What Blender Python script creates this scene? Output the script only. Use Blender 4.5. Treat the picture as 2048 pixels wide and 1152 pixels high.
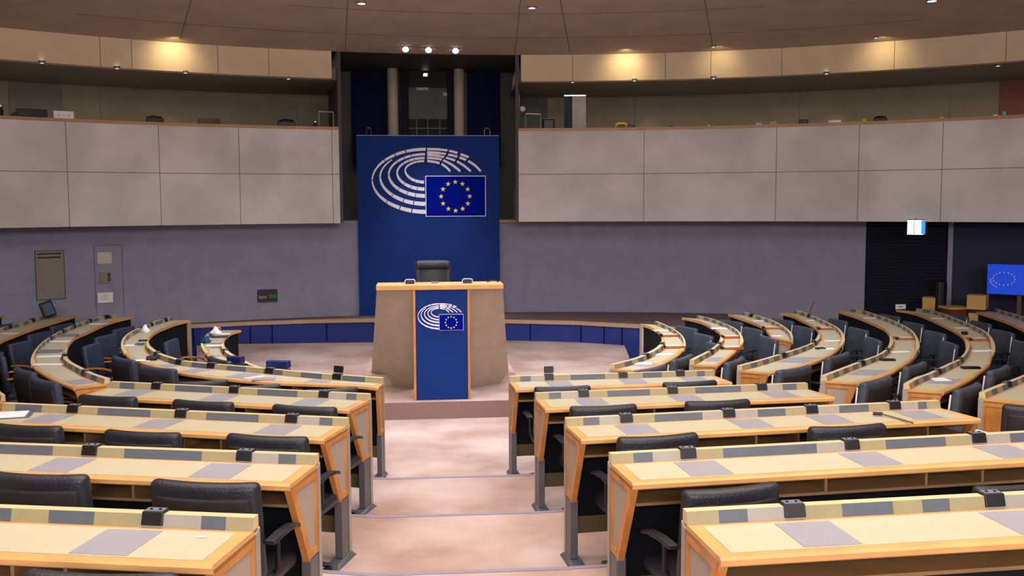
import bpy, bmesh, math, random
import numpy as np
from mathutils import Vector, Matrix
random.seed(7)
C = bpy.context.scene.collection
for o in list(bpy.data.objects): bpy.data.objects.remove(o)

# ------------------------------------------------------------------ camera
F = 1991.0            # focal length in pixels of a 2048x1152 picture
ZC = 2.62             # eye height above the lowest floor
H0, XV, ROLL = 406.0, 832.0, 0.0046
def _cam():
    p = math.atan((576-H0)/F); yaw = math.atan((1024-XV)/F*math.cos(p))
    f = np.array([math.sin(yaw)*math.cos(p), math.cos(yaw)*math.cos(p), -math.sin(p)])
    r = np.array([math.cos(yaw), -math.sin(yaw), 0]); u = np.cross(r, f)
    c, s = math.cos(ROLL), math.sin(ROLL)
    return c*r-s*u, s*r+c*u, f
RR, UU, FF = _cam()
cam = bpy.data.cameras.new('camera'); co = bpy.data.objects.new('camera', cam); C.objects.link(co)
cam.sensor_width = 36; cam.lens = 36*F/2048; cam.clip_start = .05; cam.clip_end = 200
M4 = Matrix(((RR[0], UU[0], -FF[0], 0), (RR[1], UU[1], -FF[1], 0), (RR[2], UU[2], -FF[2], ZC), (0, 0, 0, 1)))
co.matrix_world = M4
bpy.context.scene.camera = co
def ray(x, y): return RR*(x-1024)/F - UU*(y-576)/F + FF
def onz(x, y, z):
    d = ray(x, y); k = (z-ZC)/d[2]; return Vector((d[0]*k, d[1]*k, z))
def ony(x, y, Y):
    d = ray(x, y); k = Y/d[1]; return Vector((d[0]*k, Y, ZC+d[2]*k))
CX, CY = 1.07, 5.3     # centre of the round hall
def oncyl(x, y, R):
    d = ray(x, y); a = d[0]**2+d[1]**2; b = -2*(d[0]*CX+d[1]*CY); c = CX**2+CY**2-R*R
    k = (-b+math.sqrt(b*b-4*a*c))/(2*a); return Vector((d[0]*k, d[1]*k, ZC+d[2]*k))
def ang(v): return math.atan2(v[0]-CX, v[1]-CY)      # 0 = straight ahead, + to the right
def cp(R, a, z=0): return Vector((CX+R*math.sin(a), CY+R*math.cos(a), z))

# ------------------------------------------------------------------ light, exposure
sc = bpy.context.scene
sc.view_settings.view_transform = 'Standard'; sc.view_settings.look = 'None'
sc.view_settings.exposure = 0.55; sc.view_settings.gamma = 1.0
w = bpy.data.worlds.new('world'); sc.world = w; w.use_nodes = True
w.node_tree.nodes['Background'].inputs[0].default_value = (.95, .9, .95, 1)
w.node_tree.nodes['Background'].inputs[1].default_value = .6
def area(name, loc, sx, sy, power, col=(1, .95, .9), rot=(0, 0, 0), spread=170):
    l = bpy.data.lights.new(name, 'AREA'); l.shape = 'RECTANGLE'; l.size = sx; l.size_y = sy
    l.energy = power; l.color = col; l.spread = math.radians(spread)
    o = bpy.data.objects.new(name, l); C.objects.link(o); o.location = loc; o.rotation_euler = rot; return o
def spot(name, loc, tgt, power, col, deg, blend=.6, r=.04):
    l = bpy.data.lights.new(name, 'SPOT'); l.energy = power; l.color = col; l.spot_size = math.radians(deg); l.spot_blend = blend; l.shadow_soft_size = r
    o = bpy.data.objects.new(name, l); C.objects.link(o); o.location = loc
    o.rotation_euler = (Vector(tgt)-Vector(loc)).to_track_quat('-Z', 'Y').to_euler(); return o
area('ceiling_luminaire_light', (1.0, 5.2, 5.75), 9, 6, 200, (1, .98, .97))
area('ceiling_luminaire_light', (.8, 12.4, 5.35), 7, 4, 185, (.93, .94, 1), spread=110)
area('rear_fill', (1.0, -5.8, 5.0), 9, 2.2, 950, (.95, .96, 1), (math.radians(62), 0, 0))  # unseen fill added behind the viewer to brighten upright faces
area('upward_fill', (1.0, 4.5, 4.7), 8, 5, 700, (1, .97, .94), (math.pi, 0, 0), 180)  # unseen fill facing up, added for soft bounce off the ceiling

for a_ in (-.95, -.80, -.65, -.50, -.35):  # fill areas added below the left soffit to lighten the gallery
    q_ = cp(13.6, a_, ZC+2.05); area('gallery_fill', q_, 1.2, .5, 5.5, (1, .88, .70), (0, 0, -a_))
for a_ in (.12, .27, .42, .57, .72, .87):  # the same added fill for the right gallery
    q_ = cp(13.6, a_, ZC+2.05); area('gallery_fill', q_, 1.2, .5, 5.5, (1, .88, .70), (0, 0, -a_))
area('niche_fill', (.25, 18.3, ZC+2.5), 2.2, .3, 8, (1, .9, .78))  # fill added to lift the columns and walls of the niche

# ------------------------------------------------------------------ materials
def srgb(h):
    r = [((c/255)/12.92 if c <= 10 else (((c/255)+.055)/1.055)**2.4) for c in h]; return (*r, 1)
MATS = {}
def mat(name, col, rough=.6, metal=0, var=.0, scale=8, bump=0, bscale=200, emit=0, stretch=None, spec=.5, col2=None):
    m = bpy.data.materials.new(name); m.use_nodes = True; n = m.node_tree.nodes; L = m.node_tree.links
    b = n['Principled BSDF']; c = srgb(col)
    b.inputs['Base Color'].default_value = c; b.inputs['Roughness'].default_value = rough; b.inputs['Metallic'].default_value = metal
    b.inputs['Specular IOR Level'].default_value = spec
    tc = n.new('ShaderNodeTexCoord'); mp = n.new('ShaderNodeMapping'); L.new(tc.outputs['Object'], mp.inputs[0])
    if stretch: mp.inputs['Scale'].default_value = stretch
    if var or col2:
        t = n.new('ShaderNodeTexNoise'); t.inputs['Scale'].default_value = scale; t.inputs['Detail'].default_value = 5
        L.new(mp.outputs[0], t.inputs['Vector'])
        rp = n.new('ShaderNodeValToRGB'); L.new(t.outputs[0], rp.inputs[0]); L.new(rp.outputs[0], b.inputs['Base Color'])
        c2 = srgb(col2) if col2 else None
        a = [max(0, x*(1-var)) for x in c[:3]] if not c2 else c2[:3]
        e = [min(1, x*(1+var)) for x in c[:3]] if not c2 else c[:3]
        rp.color_ramp.elements[0].position = .35; rp.color_ramp.elements[1].position = .65
        rp.color_ramp.elements[0].color = (*a, 1); rp.color_ramp.elements[1].color = (*e, 1)
    if bump:
        t2 = n.new('ShaderNodeTexNoise'); t2.inputs['Scale'].default_value = bscale; L.new(mp.outputs[0], t2.inputs['Vector'])
        bp = n.new('ShaderNodeBump'); bp.inputs['Strength'].default_value = bump; bp.inputs['Distance'].default_value = .01
        L.new(t2.outputs[0], bp.inputs['Height']); L.new(bp.outputs[0], b.inputs['Normal'])
    if emit:
        b.inputs['Emission Color'].default_value = c; b.inputs['Emission Strength'].default_value = emit
    MATS[name] = m; return m
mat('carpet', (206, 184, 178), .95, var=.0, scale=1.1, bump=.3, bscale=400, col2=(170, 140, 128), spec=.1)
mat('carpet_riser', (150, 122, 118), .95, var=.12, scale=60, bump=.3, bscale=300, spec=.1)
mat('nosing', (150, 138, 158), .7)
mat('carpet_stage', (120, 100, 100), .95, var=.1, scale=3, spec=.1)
mat('concrete', (200, 195, 194), .8, var=.13, scale=1.1, bump=.1, bscale=60, spec=.2)
mat('concrete_upper', (208, 186, 158), .8, var=.07, scale=1.5, spec=.2)
mat('gallery_wall', (134, 123, 104), .85, var=.08, scale=2, spec=.1)
mat('fabric_wall', (150, 148, 170), .9, var=.06, scale=4, bump=.15, bscale=250, spec=.1)
mat('groove', (112, 100, 92), .9, spec=.1)
mat('groove_light', (150, 142, 150), .9, spec=.1)
mat('ceiling', (170, 153, 138), .9, var=.07, scale=2, spec=.1)
mat('wood', (214, 160, 100), .42, var=.10, scale=5, stretch=(1, 1, 5), spec=.4)
mat('trim_wood', (170, 128, 88), .5, var=.08, scale=6)
mat('trim_pale', (192, 156, 124), .5, var=.05, scale=6)
mat('wood_pale', (216, 190, 146), .45, var=.06, scale=6, spec=.4)
mat('wood_deep', (198, 132, 66), .45, var=.14, scale=5, stretch=(3, 3, 1), spec=.4)
mat('inlay', (188, 180, 154), .5, var=.03, scale=30, spec=.35)
mat('pad_grey', (150, 148, 158), .5, var=.02, scale=20, spec=.35)
mat('panel_olive', (156, 146, 112), .6, var=.04, scale=20)
mat('panel_slate', (88, 96, 108), .5, var=.05, scale=20)
mat('panel_light', (160, 154, 148), .5, var=.03, scale=20)
mat('cavity_shade', (34, 24, 14), .8, var=.2, scale=6)  # shelf back, with the shade of the recess put into its colour
mat('shelf_wood_shaded', (136, 104, 66), .6, var=.1, scale=8)  # wood tone darkened for the shade beneath the worktop
mat('modesty', (22, 23, 30), .8, var=.1, scale=5, spec=.15)
mat('board_olive', (104, 92, 58), .6, var=.06, scale=10)
mat('post_grey', (112, 112, 118), .45, metal=.5, var=.04, scale=20)
mat('post_light', (168, 160, 152), .5, metal=.2, var=.04, scale=20)
mat('infill', (168, 154, 142), .7, var=.04, scale=40)
mat('leather', (38, 38, 46), .42, var=.15, scale=14, bump=.25, bscale=90, spec=.45)
mat('leather_navy', (52, 58, 80), .5, var=.15, scale=14, bump=.25, bscale=90, spec=.4)
mat('shell', (40, 34, 34), .6, var=.12, scale=20, spec=.3)
mat('black', (14, 14, 16), .45)
mat('leather_slate', (66, 71, 84), .5, var=.15, scale=14, bump=.25, bscale=90, spec=.4)
mat('black_gloss', (10, 12, 22), .2, spec=.6)
mat('grey_plastic', (112, 116, 130), .4)
mat('arm_orange', (196, 120, 44), .4, var=.1, scale=12)
mat('chrome', (190, 190, 190), .25, metal=1)
mat('white', (232, 232, 236), .5)
mat('paper', (238, 238, 242), .6)
mat('cream', (206, 194, 176), .7, var=.04, scale=20)
mat('tray_wood', (176, 98, 38), .5, var=.1, scale=10)
mat('blue_cloth', (22, 52, 124), .75, var=.05, scale=3, bump=.08, bscale=300, spec=.15)
mat('blue_deep', (14, 16, 52), .8, var=.08, scale=3, spec=.1)
mat('blue_stage', (46, 60, 132), .7, var=.08, scale=6, spec=.2)
mat('flag_blue', (0, 20, 140), .9, spec=.05)
mat('logo_white', (245, 240, 255), .6)
mat('star_yellow', (245, 222, 70), .6)
mat('dark_frame', (58, 52, 46), .6, var=.1, scale=5)
mat('column', (150, 138, 122), .7, var=.05, scale=6)
mat('niche_wall', (84, 82, 80), .85, var=.08, scale=4)
mat('glass_dark', (22, 22, 20), .5, spec=.1)
mat('navy_wall', (36, 42, 70), .8, var=.08, scale=4)
mat('shutter', (34, 34, 52), .5, var=.06, scale=5)
mat('screen_blue', (8, 60, 190), .4, emit=.5)
mat('lamp', (255, 246, 230), .5, emit=9)
mat('lamp_small', (255, 250, 240), .5, emit=2.2)
mat('sign_white', (238, 248, 255), .5, emit=.75)
mat('sign_blue', (40, 150, 220), .5, emit=.8)
mat('red_wood', (112, 44, 18), .5, var=.1, scale=5)
mat('grey_board', (104, 100, 92), .7, var=.05, scale=30, stretch=(.2, .2, 4))
mat('door_grey', (140, 132, 124), .7, var=.04, scale=20)
mat('podium_side', (172, 154, 136), .75, var=.05, scale=8, bump=.05, bscale=200)
mat('monitor_blue', (16, 34, 96), .35, spec=.6)
mat('teal', (18, 66, 92), .4)
mat('yellow', (240, 200, 30), .5)
mat('box_wood', (196, 160, 92), .6, var=.08, scale=6)
mat('cyan', (90, 190, 230), .5)
mat('brown', (92, 72, 54), .7)
mat('green_dark', (60, 92, 54), .5)

# ------------------------------------------------------------------ mesh helper
class MB:
    def __init__(s): s.v = []; s.f = []; s.m = []; s.slots = []
    def slot(s, name):
        if name not in s.slots: s.slots.append(name)
        return s.slots.index(name)
    def face(s, idx, m): s.f.append(idx); s.m.append(s.slot(m))
    def pts(s, P): b = len(s.v); s.v += [tuple(p) for p in P]; return b
    def box(s, x0, x1, y0, y1, z0, z1, m, M=None):
        P = [Vector(p) for p in ((x0, y0, z0), (x1, y0, z0), (x1, y1, z0), (x0, y1, z0), (x0, y0, z1), (x1, y0, z1), (x1, y1, z1), (x0, y1, z1))]
        if M: P = [M @ p for p in P]
        b = s.pts(P)
        for q in ((3, 2, 1, 0), (4, 5, 6, 7), (0, 1, 5, 4), (1, 2, 6, 5), (2, 3, 7, 6), (3, 0, 4, 7)): s.face([b+i for i in q], m)
    def hexa(s, P, m):
        b = s.pts(P)
        for q in ((3, 2, 1, 0), (4, 5, 6, 7), (0, 1, 5, 4), (1, 2, 6, 5), (2, 3, 7, 6), (3, 0, 4, 7)): s.face([b+i for i in q], m)
    def prism(s, poly, off, m):
        n = len(poly); b = s.pts(list(poly)+[Vector(p)+off for p in poly])
        s.face(list(range(b+n-1, b-1, -1)), m); s.face(list(range(b+n, b+2*n)), m)
        for i in range(n): j = (i+1) % n; s.face([b+i, b+j, b+n+j, b+n+i], m)
    def sweep(s, rings, m, caps=True, closed=False, mf=None):
        n = len(rings[0]); b = len(s.v)
        for r in rings: s.pts(r)
        for k in range(len(rings)-1):
            for i in range(n):
                j = (i+1) % n
                s.face([b+k*n+i, b+k*n+j, b+(k+1)*n+j, b+(k+1)*n+i], mf(k, i) if mf else m)
        if caps:
            s.face([b+i for i in range(n-1, -1, -1)], m); e = b+(len(rings)-1)*n; s.face([e+i for i in range(n)], m)
    def tube(s, P, r, m, n=8):
        P = [Vector(p) for p in P]; rings = []
        for k, p in enumerate(P):
            t = (P[min(k+1, len(P)-1)]-P[max(k-1, 0)]).normalized()
            a = t.orthogonal().normalized() if abs(t.z) > .9 else t.cross(Vector((0, 0, 1))).normalized(); c = t.cross(a)
            rr = r[k] if isinstance(r, (list, tuple)) else r
            rings.append([p+a*rr*math.cos(q)+c*rr*math.sin(q) for q in [2*math.pi*i/n for i in range(n)]])
        s.sweep(rings, m)
    def disc(s, c, r, z0, z1, m, n=20):
        s.prism([Vector((c[0]+r*math.cos(2*math.pi*i/n), c[1]+r*math.sin(2*math.pi*i/n), z0)) for i in range(n)], Vector((0, 0, z1-z0)), m)
    def build(s, name, parent=None, bevel=0, smooth=False, M=None):
        me = bpy.data.meshes.new(name)
        v = s.v if M is None else [tuple(M @ Vector(p)) for p in s.v]
        me.from_pydata(v, [], s.f)
        for x in s.slots: me.materials.append(MATS[x])
        me.polygons.foreach_set('material_index', s.m)
        bm = bmesh.new(); bm.from_mesh(me); bmesh.ops.recalc_face_normals(bm, faces=bm.faces)
        bm.to_mesh(me); bm.free()
        if smooth: me.polygons.foreach_set('use_smooth', [True]*len(me.polygons))
        me.update()
        o = bpy.data.objects.new(name, me); C.objects.link(o)
        if parent: o.parent = parent
        if bevel:
            b = o.modifiers.new('bevel', 'BEVEL'); b.width = bevel; b.segments = 2; b.limit_method = 'ANGLE'
        return o
def pad(w, d, h, m, bev=.03, bend=0, seg=3, M=None, cuts=6):
    """soft box centred at origin, bent around z (bend in metres of sagitta)"""
    bm = bmesh.new(); bmesh.ops.create_cube(bm, size=1)
    bmesh.ops.scale(bm, vec=(w, d, h), verts=bm.verts)
    es = [e for e in bm.edges if abs((e.verts[0].co-e.verts[1].co).x) > .5*w]
    bmesh.ops.subdivide_edges(bm, edges=es, cuts=cuts)
    es = [e for e in bm.edges if len(e.link_faces) == 2 and e.calc_face_angle(0) > 1]
    bmesh.ops.bevel(bm, geom=es, offset=bev, segments=seg, affect='EDGES', profile=.5)
    for v in bm.verts: v.co.y += bend*((2*v.co.x/w)**2)
    s = MB(); idx = {v: i for i, v in enumerate(bm.verts)}
    s.v = [tuple((M @ v.co) if M else v.co) for v in bm.verts]
    for f in bm.faces: s.face([idx[v] for v in f.verts], m)
    bm.free(); return s
def merge(a, b):
    n = len(a.v); a.v += b.v
    for f, m in zip(b.f, b.m): a.face([i+n for i in f], b.slots[m])
    return a
def resample(P, n):
    P = [Vector(p) for p in P]
    if len(P) == 1: return P*n
    # Catmull-Rom then equal arc length
    Q = []
    E_ = [P[0]*2-P[1]]+P+[P[-1]*2-P[-2]]
    for i in range(1, len(E_)-2):
        p0, p1, p2, p3 = E_[i-1:i+3]
        for t in np.linspace(0, 1, 12, endpoint=False):
            Q.append(.5*((2*p1)+(p2-p0)*t+(2*p0-5*p1+4*p2-p3)*t*t+(3*p1-p0-3*p2+p3)*t**3))
    Q.append(P[-1]); L = [0]
    for i in range(1, len(Q)): L.append(L[-1]+(Q[i]-Q[i-1]).length)
    out = []
    for d in np.linspace(0, L[-1], n):
        k = max(0, min(len(Q)-2, int(np.searchsorted(L, d))-1)); s = (L[k+1]-L[k]) or 1; out.append(Q[k].lerp(Q[k+1], min(1, max(0, (d-L[k])/s))))
    return out
def tag(o, label, cat, group=None):
    o['label'] = label; o['category'] = cat
    if group: o['group'] = group
    return o
def empty(name, loc=(0, 0, 0), rz=0, label=None, cat=None, group=None):
    o = bpy.data.objects.new(name, None); C.objects.link(o); o.location = loc; o.rotation_euler = (0, 0, rz); o.empty_display_size = .1
    if label: tag(o, label, cat, group)
    return o
def struct(o): o['kind'] = 'structure'; return o
def copy_tree(o, parent=None):
    c = o.copy(); C.objects.link(c); c.parent = parent
    if 'category' in c and parent: del c['category']
    for ch in list(o.children): copy_tree(ch, c)
    return c
ORD = ['', 'first', 'second', 'third', 'fourth', 'fifth', 'sixth', 'seventh', 'eighth', 'ninth', 'tenth']

# ------------------------------------------------------------------ shell: round walls, balcony, ceiling
ZB0, ZB1, ZF0, ZF1 = ZC-.33, ZC+1.30, ZC+2.11, ZC+2.56
RB, RW, RG = 12.2, 13.3, 14.9
AL, AR = ang(oncyl(678, 300, RB)), ang(oncyl(1037, 300, RB))
AMIN, AMAX = -1.75, 1.75
def curvewall(name, R, a0, a1, zs, seams, m, hseams=(), gm='groove', gw=.012, thick=.2, hm=None, parent=None, skip=()):
    A = list(np.linspace(a0, a1, max(3, int(abs(a1-a0)/.035))))
    marks = []
    for s_ in seams:
        if a0 < s_ < a1: A += [s_-gw/2/R, s_+gw/2/R]; marks.append(s_)
    A = sorted(A); Z = list(zs)
    for h in hseams: Z += [h-gw/2, h+gw/2]
    Z = sorted(Z); b = MB()
    P = [[b.pts([cp(R, a, z)]) for z in Z] for a in A]
    for i in range(len(A)-1):
        ma = (A[i]+A[i+1])/2
        for j in range(len(Z)-1):
            mz = (Z[j]+Z[j+1])/2
            g = any(abs(ma-s_) < gw/2/R*1.01 for s_ in marks); h = any(abs(mz-x) < gw/2 for x in hseams)
            b.face([P[i][j], P[i+1][j], P[i+1][j+1], P[i][j+1]], gm if g else ((hm or gm) if h else m))
    # back and rims give it thickness
    Q = [[b.pts([cp(R+thick, a, z)]) for z in (Z[0], Z[-1])] for a in A]
    for i in range(len(A)-1):
        b.face([Q[i+1][0], Q[i][0], Q[i][1], Q[i+1][1]], m)
        b.face([Q[i][0], Q[i+1][0], P[i+1][0], P[i][0]], m); b.face([P[i][-1], P[i+1][-1], Q[i+1][1], Q[i][1]], m)
    for e in (0, -1): b.face([P[e][0], P[e][-1], Q[e][1], Q[e][0]], m)
    return b.build(name, parent)
S = lambda R, xs, y=300: [ang(oncyl(x, y, R)) for x in xs]
balL = struct(curvewall('wall_balcony_left', RB, AMIN, AL, (ZB0, ZB1-.05), S(RB, (133, 318, 478, 664)), 'concrete', (ZC+.5,), 'groove', .010, .22))
balR = struct(curvewall('wall_balcony_right', RB, AR, AMAX, (ZB0, ZB1-.05), S(RB, (1288, 1553, 1718, 1885)), 'concrete', (ZC+.5,), 'groove', .010, .22))
for n, a0, a1 in (('trim_1', AMIN, AL), ('trim_2', AR, AMAX)):
    b = MB(); b.sweep([[cp(RB-.015, a, ZB1-.05), cp(RB+.27, a, ZB1-.05), cp(RB+.27, a, ZB1), cp(RB-.015, a, ZB1)] for a in np.linspace(a0, a1, 50)], 'trim_wood')
    struct(b.build(n))
# balcony floor / underside, soffit above the gallery
def ringslab(name, R0, R1, a0, a1, z0, z1, m):
    b = MB(); b.sweep([[cp(R0, a, z0), cp(R1, a, z0), cp(R1, a, z1), cp(R0, a, z1)] for a in np.linspace(a0, a1, 60)], m); return struct(b.build(name))
ringslab('floor_gallery_left', RB+.22, RG, AMIN, AL, ZB0, ZC+.25, 'fabric_wall')
ringslab('floor_gallery_right', RB+.22, RG, AR, AMAX, ZB0, ZC+.25, 'fabric_wall')
ringslab('ceiling_gallery_left', RB+.2, RG, AMIN, AL+.004, ZF0, ZF0+.2, 'gallery_wall')
ringslab('ceiling_gallery_right', RB+.2, RG, AR-.004, AMAX, ZF0, ZF0+.2, 'gallery_wall')
struct(curvewall('wall_fascia_left', RB, AMIN, AL-.008, (ZF0, ZF1+.05), S(RB, (200, 263, 435, 537), 100), 'concrete_upper', gm='groove', gw=.01, thick=.2))
struct(curvewall('wall_fascia_right', RB, AR+.004, AMAX, (ZF0, ZF1+.05), S(RB, (1145, 1331, 1422, 1564, 1789, 2012), 100), 'concrete_upper', gm='groove', gw=.01, thick=.2))
struct(curvewall('wall_gallery_left', RG, AMIN, AL+.012, (ZC+.25, ZF0+.2), S(RG, (200, 595), 200), 'gallery_wall'))
struct(curvewall('wall_gallery_right', RG, AR-.012, AMAX, (ZC+.25, ZF0+.2), S(RG, (1270, 1600, 1900), 200), 'gallery_wall'))
ASH0, ASH1 = ang(oncyl(1731, 500, RW)), ang(oncyl(1896, 500, RW)); ANV = ang(oncyl(1906, 500, RW))
struct(curvewall('wall_back', RW, AMIN, ASH0, (0, ZC-.31), S(RW, (192, 310, 500, 651, 1258, 1437), 550), 'fabric_wall', (oncyl(1200, 557, RW).z,), 'groove_light', .012))
struct(curvewall('wall_right', RW, ANV, AMAX, (0, ZC-.31), (), 'navy_wall'))
b = MB(); b.sweep([[cp(RW-.03, a, 0), cp(RW+.2, a, 0), cp(RW+.2, a, ZC-.31), cp(RW-.03, a, ZC-.31)] for a in np.linspace(ASH1, ANV, 3)], 'fabric_wall'); struct(b.build('trim_3'))
b = MB(); nz = 40; zs = np.linspace(0, ZC-.31, nz+1)       # roller shutter of ribbed slats
for i in range(nz):
    z0, z1 = zs[i], zs[i+1]
    b.sweep([[cp(RW+.10, a, z0), cp(RW+.075, a, z0), cp(RW+.05, a, z0+(z1-z0)*.55), cp(RW+.075, a, z1-.006), cp(RW+.10, a, z1)] for a in np.linspace(ASH0-.001, ASH1+.001, 6)], 'shutter')
struct(b.build('door_1'))
# ceiling: shallow cone with panel seams
def ceil_z(p):
    r = math.hypot(p[0]-CX, p[1]-CY); return ZF1+(RB-min(r, RB))*.085
b = MB(); rs = [0.3, 3, 5, 7, 9, 10.5, 11.4, RB]; aa = np.linspace(-math.pi, math.pi, 121)
G = [[b.pts([Vector((*cp(r, a)[:2], ceil_z(cp(r, a))))]) for r in rs] for a in aa]
for i in range(120):
    for j in range(len(rs)-1): b.face([G[i][j], G[i][j+1], G[i+1][j+1], G[i+1][j]], 'ceiling')
G2 = [b.pts([cp(r, a, ZF1+1.6)]) for a in aa for r in (0.3, RB)]
for i in range(120): b.face([G2[2*i], G2[2*i+2], G2[2*i+3], G2[2*i+1]], 'ceiling'); b.face([G[i][-1], G2[2*i+1], G2[2*i+3], G[i+1][-1]], 'ceiling')
struct(b.build('ceiling'))
def onceil(x, y):
    d = ray(x, y); lo, hi = 2., 40.
    for _ in range(50):
        k = (lo+hi)/2; p = d*k; z = ZC+p[2]
        if z > ceil_z(p): hi = k
        else: lo = k
    p = d*lo; return Vector((p[0], p[1], ceil_z(p)))
b = MB()
for (x0, y0, x1, y1) in [(690, 101, 697, -20), (1030, 105, 1043, -20), (1140, 104, 1117, -20), (1425, 92, 1406, -20), (360, 78, 388, -20)]:
    p, q = onceil(x0, y0), onceil(x1, y1); n_ = (q-p).cross(Vector((0, 0, 1))).normalized()*.006
    P = [p-n_, p+n_, q+n_, q-n_]; P = [v-Vector((0, 0, .003)) for v in P]; b.prism(P, Vector((0, 0, .006)), 'groove')
for r_, a0, a1 in ((11.0, -.55, .62), (9.6, -.30, .42)):
    A = np.linspace(a0, a1, 30)
    b.sweep([[cp(r_, a, ceil_z(cp(r_, a))-.004), cp(r_+.012, a, ceil_z(cp(r_+.012, a))-.004), cp(r_+.012, a, ceil_z(cp(r_, a))+.002), cp(r_, a, ceil_z(cp(r_, a))+.002)] for a in A], 'groove')
struct(b.build('trim_4'))
# rear half of the hall behind the viewer
struct(curvewall('wall_rear', RB+.3, 1.75, 2*math.pi-1.75, (0, ZF1+.3), (), 'concrete_upper'))

# ------------------------------------------------------------------ floors
ZROW = [0, 0, .12, .24, .35, .46, .57, .68, .79]
STEPY = [None, 8.98, 7.49, 6.01, 4.52, 3.05, 1.58, .1]
SLL = (8.98-8.13)/2.29*.9; SLR = .045
def half_floor(k, Y, side):
    """points of a step edge from the aisle outwards"""
    if side < 0: return Vector((-6.5+.35*k, Y+SLL*(6.5-.35*k-.4), 0))
    return Vector((8, Y+SLR*7, 0))
fl = MB(); fl.prism([Vector((-14, -8, -.1)), Vector((16, -8, -.1)), Vector((16, 20.5, -.1)), Vector((-14, 20.5, -.1))], Vector((0, 0, .1)), 'carpet')
struct(fl.build('floor'))
LEND = [None, -3.05, -3.3, -4.2, -7, -8, -9, -9]; REND = [None, 3.3, 3.75, 4.15, 7, 8, 9, 9]
for k in range(1, 7):                                     # the raked tiers
    z0, z1 = ZROW[k], ZROW[k+1]; Y = STEPY[k]
    xl, xr = LEND[k], REND[k]
    front = [Vector((xl, Y+.30*(-xl-.3), 0)), Vector((-.3, Y, 0)), Vector((.9, Y-.02, 0)), Vector((xr, Y+.06*(xr-.9), 0))]
    back = [Vector((xr, -4, 0)), Vector((xl, -4, 0))]
    b = MB(); poly = [Vector((p.x, p.y, 0.0 if k == 1 else z0)) for p in front+back]
    b.prism(poly, Vector((0, 0, z1-poly[0].z)), 'carpet'); struct(b.build('floor_tier'))
    b = MB()
    for i in range(3):
        p, q = front[i], front[i+1]; d = Vector((0, -.045, 0))
        b.prism([Vector((*v[:2], z1+.001)) for v in (p, q, q+d, p+d)], Vector((0, 0, .004)), 'nosing')
    struct(b.build('trim_%d' % (4+k)))
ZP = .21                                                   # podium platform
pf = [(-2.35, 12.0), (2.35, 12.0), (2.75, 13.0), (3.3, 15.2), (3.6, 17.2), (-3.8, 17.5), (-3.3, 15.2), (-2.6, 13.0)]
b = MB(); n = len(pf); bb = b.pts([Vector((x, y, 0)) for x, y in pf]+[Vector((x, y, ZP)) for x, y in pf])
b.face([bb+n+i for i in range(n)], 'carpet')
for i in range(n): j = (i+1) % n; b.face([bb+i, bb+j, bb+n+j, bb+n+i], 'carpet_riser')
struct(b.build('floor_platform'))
ZS = ZC-2.05                                               # stage at the back
se = [onz(x, y, ZS) for x, y in [(300, 657), (375, 650), (500, 644), (620, 640), (740, 638), (880, 637.5), (1010, 640), (1150, 643), (1280, 650), (1370, 656), (1450, 664)]]
b = MB(); bk = [cp(RW, ang(p), 0) for p in se]
poly = [Vector((p.x, p.y, 0)) for p in se]+[Vector((p.x, p.y, 0)) for p in reversed(bk)]
n = len(poly); bb = b.pts(poly+[p+Vector((0, 0, ZS)) for p in poly])
for i in range(len(se)-1):
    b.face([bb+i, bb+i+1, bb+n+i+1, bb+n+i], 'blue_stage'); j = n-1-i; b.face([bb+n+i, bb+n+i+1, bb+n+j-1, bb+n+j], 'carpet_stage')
struct(b.build('floor_stage'))
b = MB()                                                    # wooden nosing and panel joints of the stage front
b.sweep([[p+Vector((0, -.03, -.055)), p+Vector((0, .08, -.055)), p+Vector((0, .08, .006)), p+Vector((0, -.03, .006))] for p in se], 'trim_pale')
struct(b.build('trim_11'))
b = MB()
for x in (385, 503, 547, 651, 1062, 1160, 1212, 1247):
    p = onz(x, 642, ZS); p = min(((se[i].lerp(se[i+1], t)) for i in range(len(se)-1) for t in np.linspace(0, 1, 12)), key=lambda q: abs((q.x/q.y)-(p.x/p.y)))
    b.box(p.x-.008, p.x+.008, p.y-.02, p.y+.02, ZP*.9, ZS-.06, 'blue_deep')
struct(b.build('trim_12'))

# ------------------------------------------------------------------ niche above the stage
b = MB()
pL, pR = cp(RB, AL), cp(RB, AR)
YN = 20.0
NL, NR = ony(690, 300, YN), ony(1024, 300, YN)
xl, xr = -1.62, 2.05
b.box(xl-.6, xr+.6, YN, YN+.15, ZC-.5, ZF1+.6, 'niche_wall'); struct(b.build('wall_niche'))
for nm, xa, xb, px in (('wall_niche_left', xl-.25, xl, -1), ('wall_niche_right', xr, xr+.25, 1)):
    b = MB(); q = pL if px < 0 else pR
    xi = q.x+(.02 if px < 0 else -.02); b.prism([Vector((xi-.03, q.y+.02, ZB0)), Vector((xi+.03, q.y+.02, ZB0)), Vector((xb if px < 0 else xa+.06, YN, ZB0)), Vector((xb-.06 if px < 0 else xa, YN, ZB0))], Vector((0, 0, ZF1+.5-ZB0)), 'dark_frame')
    struct(b.build(nm))
b = MB(); b.box(-2.4, 2.9, 17.30, YN+.1, ZF1+.02, ZF1+.3, 'dark_frame'); struct(b.build('ceiling_niche'))
b = MB(); b.box(-2.4, 2.9, 18.45, YN, ZC-.36, ZC-.31, 'trim_wood'); struct(b.build('trim_13'))
def px_box(bm, x0, x1, y0, y1, Y, th, m):
    """upright board facing the hall whose edges sit on the given sight lines at distance Y"""
    a, c = ony(x0, y1, Y), ony(x1, y0, Y); bm.box(a.x, c.x, Y, Y+th, a.z, c.z, m)
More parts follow.
